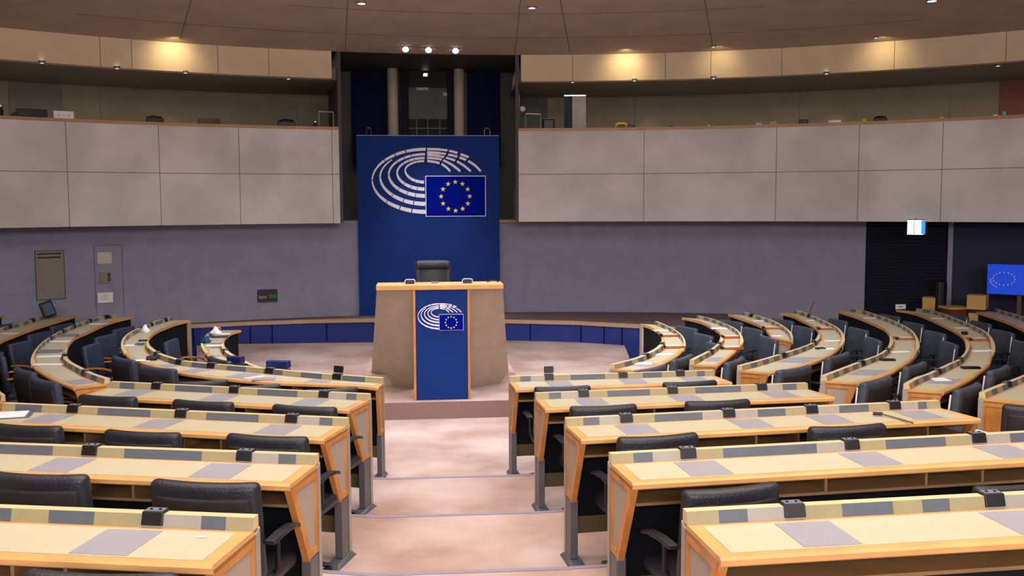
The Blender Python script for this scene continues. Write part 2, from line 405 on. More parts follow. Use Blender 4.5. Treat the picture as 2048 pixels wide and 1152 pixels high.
for nm, x0, x1 in (('left', 705, 772), ('right', 936, 1000)):
    b = MB(); px_box(b, x0, x1, 112, 333, YN-.12, .08, 'blue_deep'); o = b.build('wall_panel')
    tag(o, 'tall deep blue wall panel %s of the upper window' % nm, 'wall panel')
for nm, xc in (('left', 787), ('right', 919)):
    p = ony(xc, 300, YN-.45); b = MB(); b.disc((p.x, p.y), .10, ZC-.31, ZF1+.03, 'column', 28)
    o = b.build('column', smooth=False); tag(o, 'round grey column %s of the upper window' % nm, 'column')
wn = empty('window_1', (0, 0, 0)); wn['kind'] = 'structure'
b = MB()
for q in ((803, 816, 116, 340), (896, 908, 116, 340), (816, 896, 116, 126)): px_box(b, *q, YN-.30, .14, 'modesty')
b.build('window_frame', wn)
b = MB(); px_box(b, 816, 896, 126, 340, YN-.2, .02, 'glass_dark'); b.build('glass_pane', wn)
b = MB()                                                   # wall reflection laid on the pane as a grey board, and the grid
px_box(b, 816, 896, 176, 238, YN-.215, .012, 'niche_wall'); 
for x in (833, 855, 879): px_box(b, x, x+1.2, 238, 270, YN-.215, .012, 'board_olive')
px_box(b, 816, 896, 256, 257.4, YN-.215, .012, 'board_olive'); b.build('reflection_and_bars', wn)
for (x, y, w_, h_) in [(845, 134, 4.5, 2), (844.5, 138.5, 5, 2), (851, 148, 4, 1.6), (850.5, 151, 4, 2)]:  # glowing slips set on the glass as reflections of lamps
    b = MB(); px_box(b, x-w_, x+w_, y-h_*.7, y+h_*.7, YN-.225, .008, 'lamp_small'); tag(b.build('lamp'), 'small glowing reflection of a lamp put on the upper window, %s' % {134: 'topmost', 138.5: 'second from top', 148: 'third from top', 151: 'lowest'}[y], 'lamp')
b = MB(); px_box(b, 833, 857, 175, 180, YN-.226, .006, 'grey_plastic'); px_box(b, 886, 896, 185, 192, YN-.226, .006, 'grey_plastic'); b.build('reflected_strip', wn)  # pale strips laid on the glass as part of its reflection

# ------------------------------------------------------------------ emblem
def emblem(parent, O, ux, W, dy, wmat='logo_white'):
    """hemicycle arcs and star flag; O lower left of the artwork frame on the board front, W width of artwork (units 1.31x)"""
    # artwork in px of the enlarged photo crop (1728x1152): x 195..1510, y 210..1002
    k = W/1315.
    def P(x, y, d=0): return Vector((O.x+ux*(x-195)*k, O.y-dy-d, O.z+(1002-y)*k))
    b = MB()
    spec = [  # centre, radii of the outer boundary (left, top, bottom), widths at top, left, bottom, last angle
        (820, 585, 622, 373, 385, 34, 14, 46, 90), (818, 548, 532, 300, 330, 14, 20, 46, 137), (812, 520, 428, 248, 265, 28, 20, 44, 90), (806, 500, 326, 185, 205, 28, 20, 40, 90), (800, 470, 226, 118, 152, 24, 18, 34, 90)]
    gaps = (112, 125, 140, 180, 222, 240, 254)
    for cx, cy, rx, rt, rb, wt, wl, wb, a_end in spec:
        A = sorted(set([269.] + list(np.arange(a_end, 269, 4.)) + [g-.55 for g in gaps if g-.55 > a_end] + [g+.55 for g in gaps if g > a_end]))
        def pt(deg):
            a = math.radians(deg); c_, s_ = math.cos(a), math.sin(a); bot = s_ < 0; ry = rb if bot else rt
            x, y = cx+rx*c_, cy-ry*s_; q = abs(s_); wd = wl+(wb-wl)*q if bot else wl+(wt-wl)*q
            nx, ny = c_/rx, -s_/ry; L = math.hypot(nx, ny); return (min(x, 812) if bot else x, y), (x-nx/L*wd, y-ny/L*wd)
        for i in range(len(A)-1):
            m = (A[i]+A[i+1])/2
            if any(abs(m-g) < .56 for g in gaps): continue
            if m < 91.2 and a_end == 90: continue
            (x0, y0), (x1, y1) = pt(A[i]); (x2, y2), (x3, y3) = pt(A[i+1])
            b.hexa([P(x0, y0), P(x1, y1), P(x3, y3), P(x2, y2), P(x0, y0, .006), P(x1, y1, .006), P(x3, y3, .006), P(x2, y2, .006)], wmat)
    right = [([(836, 228), (950, 231), (1070, 243), (1150, 262), (1215, 284), (1312, 320)], (1080, 1205)), ([(836, 264), (950, 270), (1060, 286), (1180, 314), (1285, 354), (1380, 410), (1452, 482)], (1062, 1192, 1290)),
             ([(836, 291), (950, 302), (1040, 322), (1150, 356), (1250, 412), (1336, 482)], (1034, 1160)), ([(836, 326), (950, 337), (1010, 352), (1100, 395), (1165, 440), (1215, 482)], (1010,)), ([(836, 362), (940, 378), (1000, 398), (1060, 440), (1098, 482)], (988,))]
    for line, cuts in right:
        Q = resample([Vector((x, y, 0)) for x, y in line], 26); wd = 14
        for i in range(25):
            p, q = Q[i], Q[i+1]; mx = (p.x+q.x)/2
            if any(abs(mx-c_) < 13 for c_ in cuts): continue
            h = Vector((0, wd, 0)) if q.x < 1000 else Vector((-wd*.45, wd*.85, 0))
            V = [p-h, p+h, q+h, q-h]
            b.hexa([P(v.x, v.y) for v in V]+[P(v.x, v.y, .006) for v in V], wmat)
    for_arcs = b.build('logo_arcs', parent)
    b = MB(); b.hexa([P(812, 1002, .0), P(1508, 1002, 0), P(1508, 532, 0), P(812, 532, 0), P(812, 1002, .010), P(1508, 1002, .010), P(1508, 532, .010), P(812, 532, .010)], wmat)
    f = b.build('logo_flag_border', parent)
    b = MB(); b.hexa([P(820, 994, .01), P(1500, 994, .01), P(1500, 541, .01), P(820, 541, .01), P(820, 994, .013), P(1500, 994, .013), P(1500, 541, .013), P(820, 541, .013)], 'flag_blue')
    b.build('logo_flag', parent)
    b = MB()
    for i in range(12):
        a = math.pi/2-i*math.pi/6; cx, cy = 1156+165*math.cos(a), 770-165*math.sin(a); r = 31
        poly = []
        for j in range(10):
            t = math.pi/2+j*math.pi/5; q = r if j % 2 == 0 else r*.40; poly.append(P(cx+q*math.cos(t), cy-q*math.sin(t), .013))
        n = len(poly); b0 = b.pts(poly+[p+Vector((0, -.004, 0)) for p in poly]); c0 = b.pts([P(cx, cy, .0175)])
        for j in range(n): k2 = (j+1) % n; b.face([b0+n+j, b0+n+k2, c0], 'star_yellow'); b.face([b0+j, b0+k2, b0+n+k2, b0+n+j], 'star_yellow')
    b.build('logo_stars', parent)

YB = 18.30
t = empty('backdrop_panel', (0, 0, 0), 0, 'tall blue backdrop board with white ring emblem and star flag', 'backdrop')
a, c = ony(719, 628, YB), ony(998, 272, YB)
b = MB(); b.box(a.x, c.x, YB, YB+.08, ZS, c.z, 'blue_cloth'); b.build('board', t)
b = MB(); b.box(a.x, c.x, YB-.004, YB+.085, c.z, c.z+.012, 'post_grey'); b.build('top_edge', t)
sx = lambda x: 710+x/5.76; sy = lambda y: 260+y/5.76
O = ony(sx(195), sy(1002), YB); W = ony(sx(1510), sy(1002), YB).x-O.x
emblem(t, O, 1, W, .001)
for nm, x0, x1 in (('left', 733, 742), ('right', 969, 980)):
    l = empty('reading_lamp', (0, 0, 0), 0, 'pair of small bent chrome lamps on the %s end of the backdrop top' % nm, 'lamp')
    for x, dx in ((x0, -1), (x1, 1)):
        p = ony(x, 272, YB+.04); q = MB(); z = c.z+.015
        q.tube([(p.x, p.y, z), (p.x, p.y, z+.09), (p.x-dx*.01, p.y-.02, z+.125), (p.x-dx*.03, p.y-.05, z+.13)], .007, 'chrome', 6); q.build('stem', l)
        q = MB(); q.tube([(p.x-dx*.03, p.y-.05, z+.135), (p.x-dx*.035, p.y-.06, z+.11)], .016, 'chrome', 8); q.build('lamp_head', l)

# ------------------------------------------------------------------ podium
t = empty('podium', (.3, 12.8, ZP), 0, 'speaker podium with beige wings, blue centre and wooden top', 'podium')
def wp(v): return Vector(v)-Vector((.3, 12.8, ZP))
zt = ZC-1.05
YP = 12.12
tl, tr = ony(753, 580, YP), ony(1006, 581, YP)
cl, cr = ony(828, 583, YP), ony(937, 583, YP)
bl, br = onz(742, 762, ZP), onz(1018, 762, ZP); bcl, bcr = onz(828, 778, ZP), onz(937, 778, ZP)
b = MB()
for (t0, t1, b0, b1) in ((tl, cl, bl, bcl), (cr, tr, bcr, br)):
    T0, T1 = Vector((t0.x, YP+.05, zt)), Vector((t1.x, YP+.05, zt))
    B = Vector((0, .5, 0))
    K = 12; rows = []
    for i in range(K+1):
        f_ = i/K; fr = [wp((b0.lerp(b1, j/K)).lerp(T0.lerp(T1, j/K), f_)) for j in range(K+1)]
        back = [p+Vector((0, .25, 0)) for p in reversed(fr)]; rows.append(fr+back)
    b.sweep(rows, 'podium_side')
b.build('wing_panel', t, smooth=False)
b = MB(); b.box(cl.x-.3+.012, cr.x-.3-.012, YP-12.8, YP-12.8+.35, .0, zt-ZP, 'blue_cloth'); b.build('centre_panel', t)
b = MB()
for x in (cl.x, cr.x-.0): b.box(x-.3-.014, x-.3+.014, YP-12.8-.012, YP-12.8+.35, 0, zt-ZP, 'wood_deep')
b.build('edge_strip', t)
b = MB(); b.box(tl.x-.3-.005, tr.x-.3+.005, YP-12.8-.03, YP-12.8+.40, zt-ZP, zt-ZP+.065, 'wood'); b.build('podium_top', t, bevel=.01)
sx2 = lambda x: 730+x/3.6; sy2 = lambda y: 500+y/3.6
O = wp(ony(sx2(380), sy2(582), YP)); W = ony(sx2(709), sy2(582), YP).x-ony(sx2(380), sy2(582), YP).x
emblem(t, O, 1, W, .001)
for nm, x in (('left', 820), ('right', 935)):
    p = ony(x, 573, YP+.15); l = empty('desk_microphone', (p.x, p.y, zt+.065), 0, 'black speech timer box on the %s side of the podium top' % nm, 'microphone')
    b = MB(); b.box(-.055, .055, -.03, .05, 0, .035, 'black'); b.build('base', l, bevel=.005)
    b = MB(); b.tube([(-.06, .03, .0), (-.06, .03, .04), (-.05, .03, .05), (.05, .03, .05), (.06, .03, .04), (.06, .03, .02)], .006, 'white', 6); b.build('rim', l)
p = ony(870, 573, YP+.2); b = MB(); b.box(-.045, .045, -.03, .03, 0, .02, 'grey_plastic'); o = b.build('remote_control'); o.location = (p.x, p.y, zt+.065); tag(o, 'small grey control lying at the middle of the podium top', 'remote control')
p = ony(990, 573, YP+.2); b = MB(); b.tube([(-.1, 0, .012), (-.03, .02, .03), (.05, 0, .012)], .008, 'black', 6); o = b.build('spectacles_case'); o.location = (p.x, p.y, zt+.062); tag(o, 'small black gooseneck piece lying on the right end of podium', 'microphone')

# ------------------------------------------------------------------ chairs
def make_chair(kind):
    lm = {'orange': 'leather_navy', 'rod': 'leather_slate'}.get(kind, 'leather')
    t = empty('swivel_chair')
    w = .52
    tilt = Matrix.Translation((0, -.235, .715)) @ Matrix.Rotation(math.radians(7), 4, 'X')
    pad(w, .075, .47, lm, .03, .03, 3, tilt @ Matrix.Scale(-1, 4, (0, 1, 0)) if False else tilt).build('backrest', t, smooth=True)
    sh = Matrix.Translation((0, -.275, .685)) @ Matrix.Rotation(math.radians(7), 4, 'X')
    pad(w-.06, .03, .40, 'shell', .012, .03, 2, sh).build('back_shell', t, smooth=True)
    pad(.50, .46, .085, lm, .035, 0, 3, Matrix.Translation((0, .02, .435))).build('seat', t, smooth=True)
    am = 'arm_orange' if kind == 'orange' else 'leather'
    for s in (-1, 1):
        b = MB(); path = [(s*.285, -.20, .665), (s*.292, -.08, .675), (s*.292, .04, .668), (s*.282, .14, .64)]
        wv = .012 if kind == 'orange' else .028
        rings = [[Vector((x-wv, y, z-.012)), Vector((x+wv, y, z-.012)), Vector((x+wv*.9, y, z+.010)), Vector((x-wv*.9, y, z+.010))] for x, y, z in path]
        b.sweep(rings, am)
        if kind == 'orange':
            b.tube([(s*.262, .14, .64), (s*.262, .17, .60), (s*.255, .15, .55), (s*.25, .08, .50)], .013, am, 6)
        a_ = b.build('armrest', t, bevel=.006)
        b = MB(); b.tube([(s*.268, -.06, .655), (s*.262, -.05, .50), (s*.20, -.03, .41)], .013, 'black' if kind != 'rod' else 'chrome', 6); b.build('arm_support', a_)
    if kind == 'rod':
        b = MB(); b.tube([(-.272, -.195, .90), (-.270, -.16, .52), (-.262, -.10, .43), (-.20, .05, .40)], .008, 'white', 6); b.build('back_rod', t)
    b = MB(); b.disc((0, 0), .03, .08, .40, 'black', 10); b.build('pedestal', t)
    b = MB()
    for i in range(5):
        a = i*2*math.pi/5+.3; c_, s_ = math.cos(a), math.sin(a); b.tube([(0, 0, .10), (.26*c_, .26*s_, .062)], [.024, .014], 'black', 6)
        b.tube([(.25*c_-.02*s_, .25*s_+.02*c_, .028), (.25*c_+.02*s_, .25*s_-.02*c_, .028)], .028, 'black', 8)
    b.build('wheel_base', t)
    return t
PROTO = {k: make_chair(k) for k in ('dark', 'orange', 'rod')}; USED = set()
def place_chair(kind, x, y, z, rz, label, group, scale=1.0):
    p = PROTO[kind]
    o = p if kind not in USED else copy_tree(p); USED.add(kind)
    o.location = (x, y, z); o.rotation_euler = (0, 0, rz); o.scale = (scale,)*3
    tag(o, label, 'chair', group); return o

# ------------------------------------------------------------------ desks
HW = .05      # upstand above the worktop
class Desk:
    def __init__(s, name, I, O_, hin, hout, zf, zw, label, group=None, root=None):
        """I/O_: plan points of inner (podium side) and outer (sitter side) edges; hin/hout upstand factors"""
        s.I, s.O, s.hin, s.hout, s.zf, s.zw = I, O_, hin, hout, zf, zw
        s.n = len(I); s.o = I[0].copy(); s.o.z = zf
        s.t = empty(name, s.o, 0, label, 'desk', group)
        s.L = [0]
        for i in range(1, s.n): s.L.append(s.L[-1]+((I[i]+O_[i])/2-(I[i-1]+O_[i-1])/2).length)
    def at(s, i, a, z, out=False):
        d = (s.O[i]-s.I[i]); d.z = 0; w_ = d.length; d.normalize()
        p = (s.O[i] if out else s.I[i])+d*(-a if out else a); return Vector((p.x, p.y, z))-s.o
    def w(s, i): return (s.O[i]-s.I[i]).length
    def bar(s, prof, m, name, rng=None, parent=None, mf=None, bevel=0, smooth=False):
        """prof: list of (a, from_outer, z)"""
        rng = rng or range(s.n)
        tr = .038 if name != 'worktop' else 0
        def sh(i):
            if i == 0: return (s.at(1, 0, 0)-s.at(0, 0, 0)).normalized()*tr
            if i == s.n-1: return (s.at(s.n-2, 0, 0)-s.at(s.n-1, 0, 0)).normalized()*tr
            return Vector((0, 0, 0))
        b = MB(); b.sweep([[s.at(i, a, z, o_)+sh(i) for a, o_, z in prof] for i in rng], m, mf=mf)
        ob = b.build(name, parent or s.t, bevel=bevel); return ob
    def end(s, i, sgn, style, post=True):
        """side panel at sample i: wooden frame tapering to a post"""
        j = min(i+1, s.n-1) if i < s.n-1 else i-1
        tdir = (s.I[i]-s.I[j]); tdir.z = 0; tdir.normalize()
        w_ = s.w(i); zw, zf = s.zw, s.zf; H = zw-zf
        zb = zf+.42; k = .17
        def Q(a, z, off): return s.at(i, a, z)+tdir*off
        fr = .045
        outer = [(0, zw-.02), (w_-.01, zw-.02), (k, zb), (.0, zb)]
        inner = [(fr, zw-.02-fr), (w_-.01-fr*1.9, zw-.02-fr), (k-fr*.55, zb+fr), (fr, zb+fr)]
        b = MB()
        for q in range(4):
            r = (q+1) % 4; m = 'cream' if style == 'cream' else 'wood_deep'
            b.hexa([Q(*outer[q], -.035), Q(*outer[r], -.035), Q(*inner[r], -.035), Q(*inner[q], -.035), Q(*outer[q], .0), Q(*outer[r], .0), Q(*inner[r], .0), Q(*inner[q], .0)], m)
        e = b.build('end_frame', s.t)
        b = MB(); b.hexa([Q(*p, -.025) for p in inner]+[Q(*p, -.012) for p in inner], {'wood': 'wood_deep', 'cream': 'cream'}.get(style, 'infill')); b.build('end_panel', e)
        if post:
            b = MB(); b.hexa([Q(0, zf+.03, -.05), Q(k-.02, zf+.03, -.05), Q(k-.02, zb+.01, -.05), Q(0, zb+.01, -.05), Q(0, zf+.03, .0), Q(k-.02, zf+.03, .0), Q(k-.02, zb+.01, .0), Q(0, zb+.01, .0)], 'post_grey')
            b.hexa([Q(-.012, zf+.03, -.05), Q(.0, zf+.03, -.05), Q(.0, zw+.0, -.05), Q(-.012, zw+.0, -.05), Q(-.012, zf+.03, .004), Q(.03, zf+.03, .004), Q(.03, zw-.02, .004), Q(-.012, zw, .004)], 'post_light')
            p_ = b.build('post', s.t)
            b = MB(); b.hexa([Q(-.03, zf, -.09), Q(.30, zf, -.09), Q(.30, zf, .03), Q(-.03, zf, .03), Q(0, zf+.035, -.06), Q(.24, zf+.02, -.07), Q(.24, zf+.02, .0), Q(0, zf+.035, .0)], 'post_grey'); b.build('foot_plate', p_)
    def body(s, near_dark=True, shelf=True, pads=(), ends=((0, 'infill'),), divs=()):
        zw, zf, n = s.zw, s.zf, s.n
        I0, O0 = range(n), range(n)
        wt = s.bar([(0, 0, zw-.035), (0, 0, zw), (.012, 1, zw), (0, 1, zw-.010), (0, 1, zw-.030), (.012, 1, zw-.038)], 'wood', 'worktop')
        r = list(range(0, n))
        ms = [s.L[i] for i in r]
        # inlay: trimmed a little from both ends
        def lim(i):
            return i
        b = MB(); rings = []
        for i in r:
            f0 = .055; A = s.at(i, .075 if s.hin[i] > .1 else .05, zw+.0005); B_ = s.at(i, .045 if s.hout[i] < .1 else .07, zw+.0005, True)
            if i == 0: sh = (s.at(1, 0, 0)-s.at(0, 0, 0)).normalized()*f0; A += sh; B_ += sh
            if i == n-1: sh = (s.at(n-2, 0, 0)-s.at(n-1, 0, 0)).normalized()*f0; A += sh; B_ += sh
            up = Vector((0, 0, .0015)); rings.append([A, B_, B_+up, A+up])
        b.sweep(rings, 'inlay'); b.build('leather_inlay', wt)
        for (u, pw) in pads:                               # grey writing pads, u = metres along
            i, f = s.loc(u); j, g = s.loc(u+pw)
            def pp(i, f, side):
                z = zw+.0022
                if side == 0: return s.at(i, .095, z).lerp(s.at(i+1, .095, z), f)
                return s.at(i, .055, z, True).lerp(s.at(i+1, .055, z, True), f)
            P = [pp(i, f, 0), pp(j, g, 0), pp(j, g, 1), pp(i, f, 1)]
            b = MB(); b.prism(P, Vector((0, 0, .002)), 'pad_grey'); b.build('writing_pad', s.t)
        if shelf:
            sb = s.bar([(.06, 0, zw-.135), (.06, 0, zw-.12), (.06, 1, zw-.12), (.06, 1, zw-.135)], 'shelf_wood_shaded', 'shelf')
            s.bar([(.10, 0, zw-.12), (.10, 0, zw-.036), (.115, 0, zw-.036), (.115, 0, zw-.12)], 'cavity_shade', 'shelf_back', parent=sb)
            for u in divs:
                i, f = s.loc(u)
                def pp(a, z, o_): return s.at(i, a, z, o_).lerp(s.at(i+1, a, z, o_), f)
                d = (s.at(i+1, 0, 0)-s.at(i, 0, 0)).normalized()*.014
                P = [pp(.10, zw-.12, 0), pp(.065, zw-.12, 1), pp(.065, zw-.036, 1), pp(.10, zw-.036, 0)]
                b = MB(); b.prism(P, d, 'shelf_wood_shaded'); b.build('divider', sb)
        s.bar([(.03, 0, zf+.28), (.03, 0, zw-.04), (.05, 0, zw-.04), (.05, 0, zf+.28)], 'modesty', 'modesty_panel')
        s.bar([(.015, 0, zf+.17), (.015, 0, zf+.285), (.055, 0, zf+.285), (.055, 0, zf+.17)], 'board_olive', 'lower_rail')
        for i, st in ends: s.end(i, 1, st)
    def loc(s, u):
        u = max(0, min(s.L[-1]-1e-4, u)); i = max(0, min(s.n-2, int(np.searchsorted(s.L, u))-1)); return i, (u-s.L[i])/(s.L[i+1]-s.L[i])
    def upstand(s, side, i0, i1, segs=None, h=HW, pattern=.0, name='upstand'):
        """board standing along the edge; segs = [(u0,u1,material)] face colours by metres along"""
        zw = s.zw; us = [s.L[i] for i in range(i0, i1+1)]
        if segs: us += [u for g in segs for u in g[:2] if us[0] < u < us[-1]]
        us = sorted(set(round(u, 4) for u in us)); H = s.hin if side == 0 else s.hout; o_ = side == 1; b = MB(); rings = []
        for u in us:
            i, f = s.loc(u); hh = H[i]*(1-f)+H[i+1]*f
            def pp(a, z): return s.at(i, a, z, o_).lerp(s.at(i+1, a, z, o_), f)
            zt_ = zw+.001+h*hh; rings.append([pp(-.008, zw-.03), pp(-.008, zt_), pp(.038, zt_), pp(.05, zw+.0005)])
        def mf(k, q):
            if q == 2 and segs:
                u = (us[k]+us[k+1])/2
                for g in segs:
                    if g[0] <= u <= g[1]: return g[2]
                return 'panel_olive' if segs[0][2] != 'cream' else 'wood_pale'
            return 'wood_pale'
        b.sweep(rings, 'wood_pale', mf=mf); return b.build(name, s.t)
    def mic(s, side, u, h=HW, wd=.088, display=False):
        i, f = s.loc(u); o_ = side == 1
        def pp(a, z): return s.at(i, a, z, o_).lerp(s.at(i+1, a, z, o_), f)
        d = (s.at(i+1, 0, 0, o_)-s.at(i, 0, 0, o_)).normalized()*wd/2; zt_ = s.zw+h
        sec = [(-.012, zt_-.02), (-.012, zt_+.010), (.042, zt_+.010), (.058, s.zw+.010), (.045, s.zw+.006)]
        b = MB(); b.prism([pp(a, z)-d for a, z in sec], d*2, 'black'); m = b.build('microphone_unit', s.t, bevel=.003)
        b = MB(); e = d*.86; P = [pp(-.006, zt_+.0105)-e, pp(-.006, zt_+.0105)+e, pp(.036, zt_+.0105)+e, pp(.036, zt_+.0105)-e]; b.prism(P, Vector((0, 0, .003)), 'grey_plastic'); b.build('control_plate', m)
        c0 = pp(.02, zt_+.013)
        for q in (-.5, .35): b = MB(); b.disc((c0+d*q)[:2], .006, c0.z, c0.z+.005, 'black', 8); b.build('button', m)
        if display:
            b = MB(); P = [pp(.01, zt_+.02)-d*1.05, pp(.01, zt_+.02)+d*1.05, pp(.0, zt_+.085)+d*1.05, pp(.0, zt_+.085)-d*1.05]
            nrm = (P[1]-P[0]).cross(P[3]-P[0]).normalized(); b.prism(P, nrm*.02, 'black'); b.build('display', m, bevel=.004)

COL = {'o': 'panel_olive', 's': 'panel_slate', 'l': 'panel_light'}
zp_rel = [None, -1.67, -1.55, -1.43, -1.32, -1.21]
def straight(side, k, pa, pb, segpx, micpx, padpx, label, ext=0, d=.42, disp=(), ends=None, divs=(), chairs=(), slant=0):
    """straight desk of row k; pa aisle end, pb outer end of the upstand's top rear edge; colours, microphones, pads by sight lines"""
    zt_ = ZC+zp_rel[k]; zw = zt_-HW; zf = ZROW[k]
    A, B = onz(*pa, zt_), onz(*pb, zt_); A.z = B.z = 0
    u = (B-A).normalized(); B = B+u*ext
    nrm = Vector((u.y, -u.x, 0)) if u.x > 0 else Vector((-u.y, u.x, 0))      # towards the viewer
    n = 9; L = (B-A).length
    I = [A+u*L*i/(n-1) for i in range(n)]; O_ = [p+nrm*d for p in I]
    if slant: O_[-1] = O_[-1]+u*slant
    D = Desk('bench_desk', I, O_, [1]*n, [0]*n, zf, zw, label, 'straight desks beside the aisle')
    def par(px):                                          # sight line column -> metres along the row
        lo = ray(px, pa[1]+(pb[1]-pa[1])*(px-pa[0])/(pb[0]-pa[0])+8); 
        M_ = np.array([[lo[0], -u.x], [lo[1], -u.y]]); k_, s_ = np.linalg.solve(M_, np.array([A.x, A.y])); return s_
    segs = []
    for i in range(len(segpx)-1):
        (x0, c_), (x1, _) = segpx[i], segpx[i+1]; a, b_ = par(x0), par(x1)
        segs.append((min(a, b_), max(a, b_), COL[c_]))
    if ext:                                               # beyond the frame the rhythm goes on
        e = max(g[1] for g in segs); q = 0
        while e < L: segs.append((e, e+.3, COL['so'[q % 2]])); e += .3; q += 1
    pads = []
    for x in padpx:
        a = par(x); pads.append((max(.02, a), .225))
    D.body(pads=pads, ends=ends or ((0, 'infill'), (n-1, 'infill')), divs=divs or [L*q for q in (.28, .38, .66)])
    D.upstand(0, 0, n-1, segs)
    for x in micpx: D.mic(0, par(x), display=x in disp)
    ln = {1: 'front', 2: 'second', 3: 'third', 4: 'fourth', 5: 'nearest'}[k]; sd = 'right' if side > 0 else 'left'
    for q, (x0, x1, ty, rz) in enumerate(chairs):
        xm = (x0+x1)/2; Yc = None
        # distance where the chair stands .30 m behind the worktop edge
        best = None
        for yy in np.linspace(1.2, 10, 400):
            p = ony(xm, ty, yy); dd = (Vector((p.x, p.y, 0))-A).dot(nrm)
            if best is None or abs(dd-(d+.27)) < best[0]: best = (abs(dd-(d+.27)), p)
        p = best[1]; ty_ang = math.atan2(-nrm.x, nrm.y)*-1
        face = math.atan2(-(-nrm).x, (-nrm).y)
        c_ = Vector((p.x, p.y, 0))+(-nrm)*.26
        place_chair('dark', c_.x, c_.y, zf, face+rz, 'black leather swivel chair, %s from the aisle at the %s straight desk %s' % (ORD[q+1], ln, sd), 'chairs along the straight desks', max(.85, min(1.15, (p.z-zf)/.955)))
    return D, par

R5, _ = straight(1, 5, (1367, 1018), (2048, 983), [(1385, 'o'), (1430, 's'), (1487, 'l'), (1558, 'l'), (1602, 'o'), (1674, 's'), (1775, 'o'), (1833, 's'), (1887, 'o'), (1955, 'l'), (2048, 'l')], (1580, 1976), (1530, 1930), 'nearest straight wooden desk right of the aisle, at the bottom right corner', ext=1.2, ends=((0, 'infill'),), divs=(1.62, 1.80, 2.3))
R4, _ = straight(1, 4, (1218, 905), (2048, 862), [(1222, 'o'), (1262, 's'), (1300, 'l'), (1388, 'o'), (1440, 's'), (1626, 'l'), (1712, 'o'), (1763, 's'), (1882, 'o'), (1932, 'l'), (2010, 's'), (2048, 'o')], (1371, 1696, 1948), (1335, 1659, 1922), 'second nearest straight wooden desk right of the aisle', ext=1.5, ends=((0, 'infill'),), divs=(1.05, 1.62, 1.95, 2.4), chairs=((1355, 1560, 975, .12), (1950, 2140, 972, 0)))
R3, _ = straight(1, 3, (1130, 835), (1872, 800), [(1132, 'o'), (1163, 's'), (1195, 'l'), (1262, 'o'), (1305, 's'), (1400, 'l'), (1467, 'l'), (1510, 's'), (1565, 'o'), (1631, 'l'), (1672, 's'), (1731, 'o'), (1796, 'l'), (1832, 's'), (1850, 'o'), (1873, 'o')], (1249, 1453, 1618, 1783), (1220, 1442, 1597, 1772), 'middle straight wooden desk right of the aisle with a gooseneck lying on it', divs=(1.2, 1.5, 1.72, 2.45), slant=.06, chairs=((1235, 1395, 870, .05), (1625, 1772, 850, 0)))
R2, _ = straight(1, 2, (1070, 785), (1610, 765), [(1070, 'o'), (1096, 's'), (1120, 'l'), (1176, 'o'), (1212, 's'), (1297, 'o'), (1387, 's'), (1478, 'o'), (1531, 'l'), (1562, 's'), (1592, 'o'), (1611, 'o')], (1165, 1342, 1520), (1143, 1328, 1512), 'fourth nearest straight wooden desk right of the aisle', slant=.06, chairs=((1145, 1272, 810, 0), (1373, 1502, 800, 0)))
R1, _ = straight(1, 1, (1018, 752), (1425, 740), [(1018, 'o'), (1039, 's'), (1060, 'l'), (1107, 'o'), (1139, 's'), (1208, 'o'), (1283, 's'), (1321, 'o'), (1392, 's'), (1409, 'o'), (1425, 'o')], (1097, 1244, 1358), (1087, 1232, 1353), 'farthest straight wooden desk right of the aisle, beside the podium', disp=(1097,), slant=.05, chairs=((1072, 1180, 772, 0), (1330, 1425, 762, .08)))
L5, _ = straight(-1, 5, (515, 1030), (0, 1010), [(515, 'o'), (461, 's'), (412, 'l'), (292, 'o'), (200, 's'), (110, 'o'), (36, 's'), (0, 's')], (316,), (348,), 'nearest straight wooden desk left of the aisle, at the bottom left corner', ext=1.0, ends=((0, 'infill'),), chairs=((85, 285, 1146, .05),))
L4, _ = straight(-1, 4, (637, 907), (0, 885), [(637, 'o'), (598, 's'), (563, 'l'), (478, 'o'), (411, 's'), (257, 'o'), (171, 'o'), (115, 's'), (5, 'o')], (188, 495), (518, 212), 'second nearest straight wooden desk left of the aisle', ext=1.2, ends=((0, 'infill'),), chairs=((302, 510, 962, 0), (-35, 170, 946, 0)))
L3, _ = straight(-1, 3, (697, 835), (12, 805), [(697, 'o'), (670, 's'), (644, 'l'), (575, 'o'), (523, 's'), (419, 'o'), (308, 's'), (203, 'o'), (92, 's'), (39, 'o'), (12, 'o')], (153, 368, 588), (617, 383, 167), 'middle straight wooden desk left of the aisle', chairs=((455, 607, 870, 0), (203, 357, 862, 0), (-30, 122, 849, 0)))
L2, _ = straight(-1, 2, (741, 787), (225, 762.5), [(741, 'o'), (717, 's'), (697, 'l'), (642, 'o'), (600, 's'), (520, 'o'), (430, 's'), (356, 'o'), (275, 's'), (246, 'o'), (225, 'o')], (318, 473, 652), (670, 491, 322), 'fourth nearest straight wooden desk left of the aisle', chairs=((542, 670, 811, 0), (342, 463, 801, 0), (158, 265, 791, 0)))

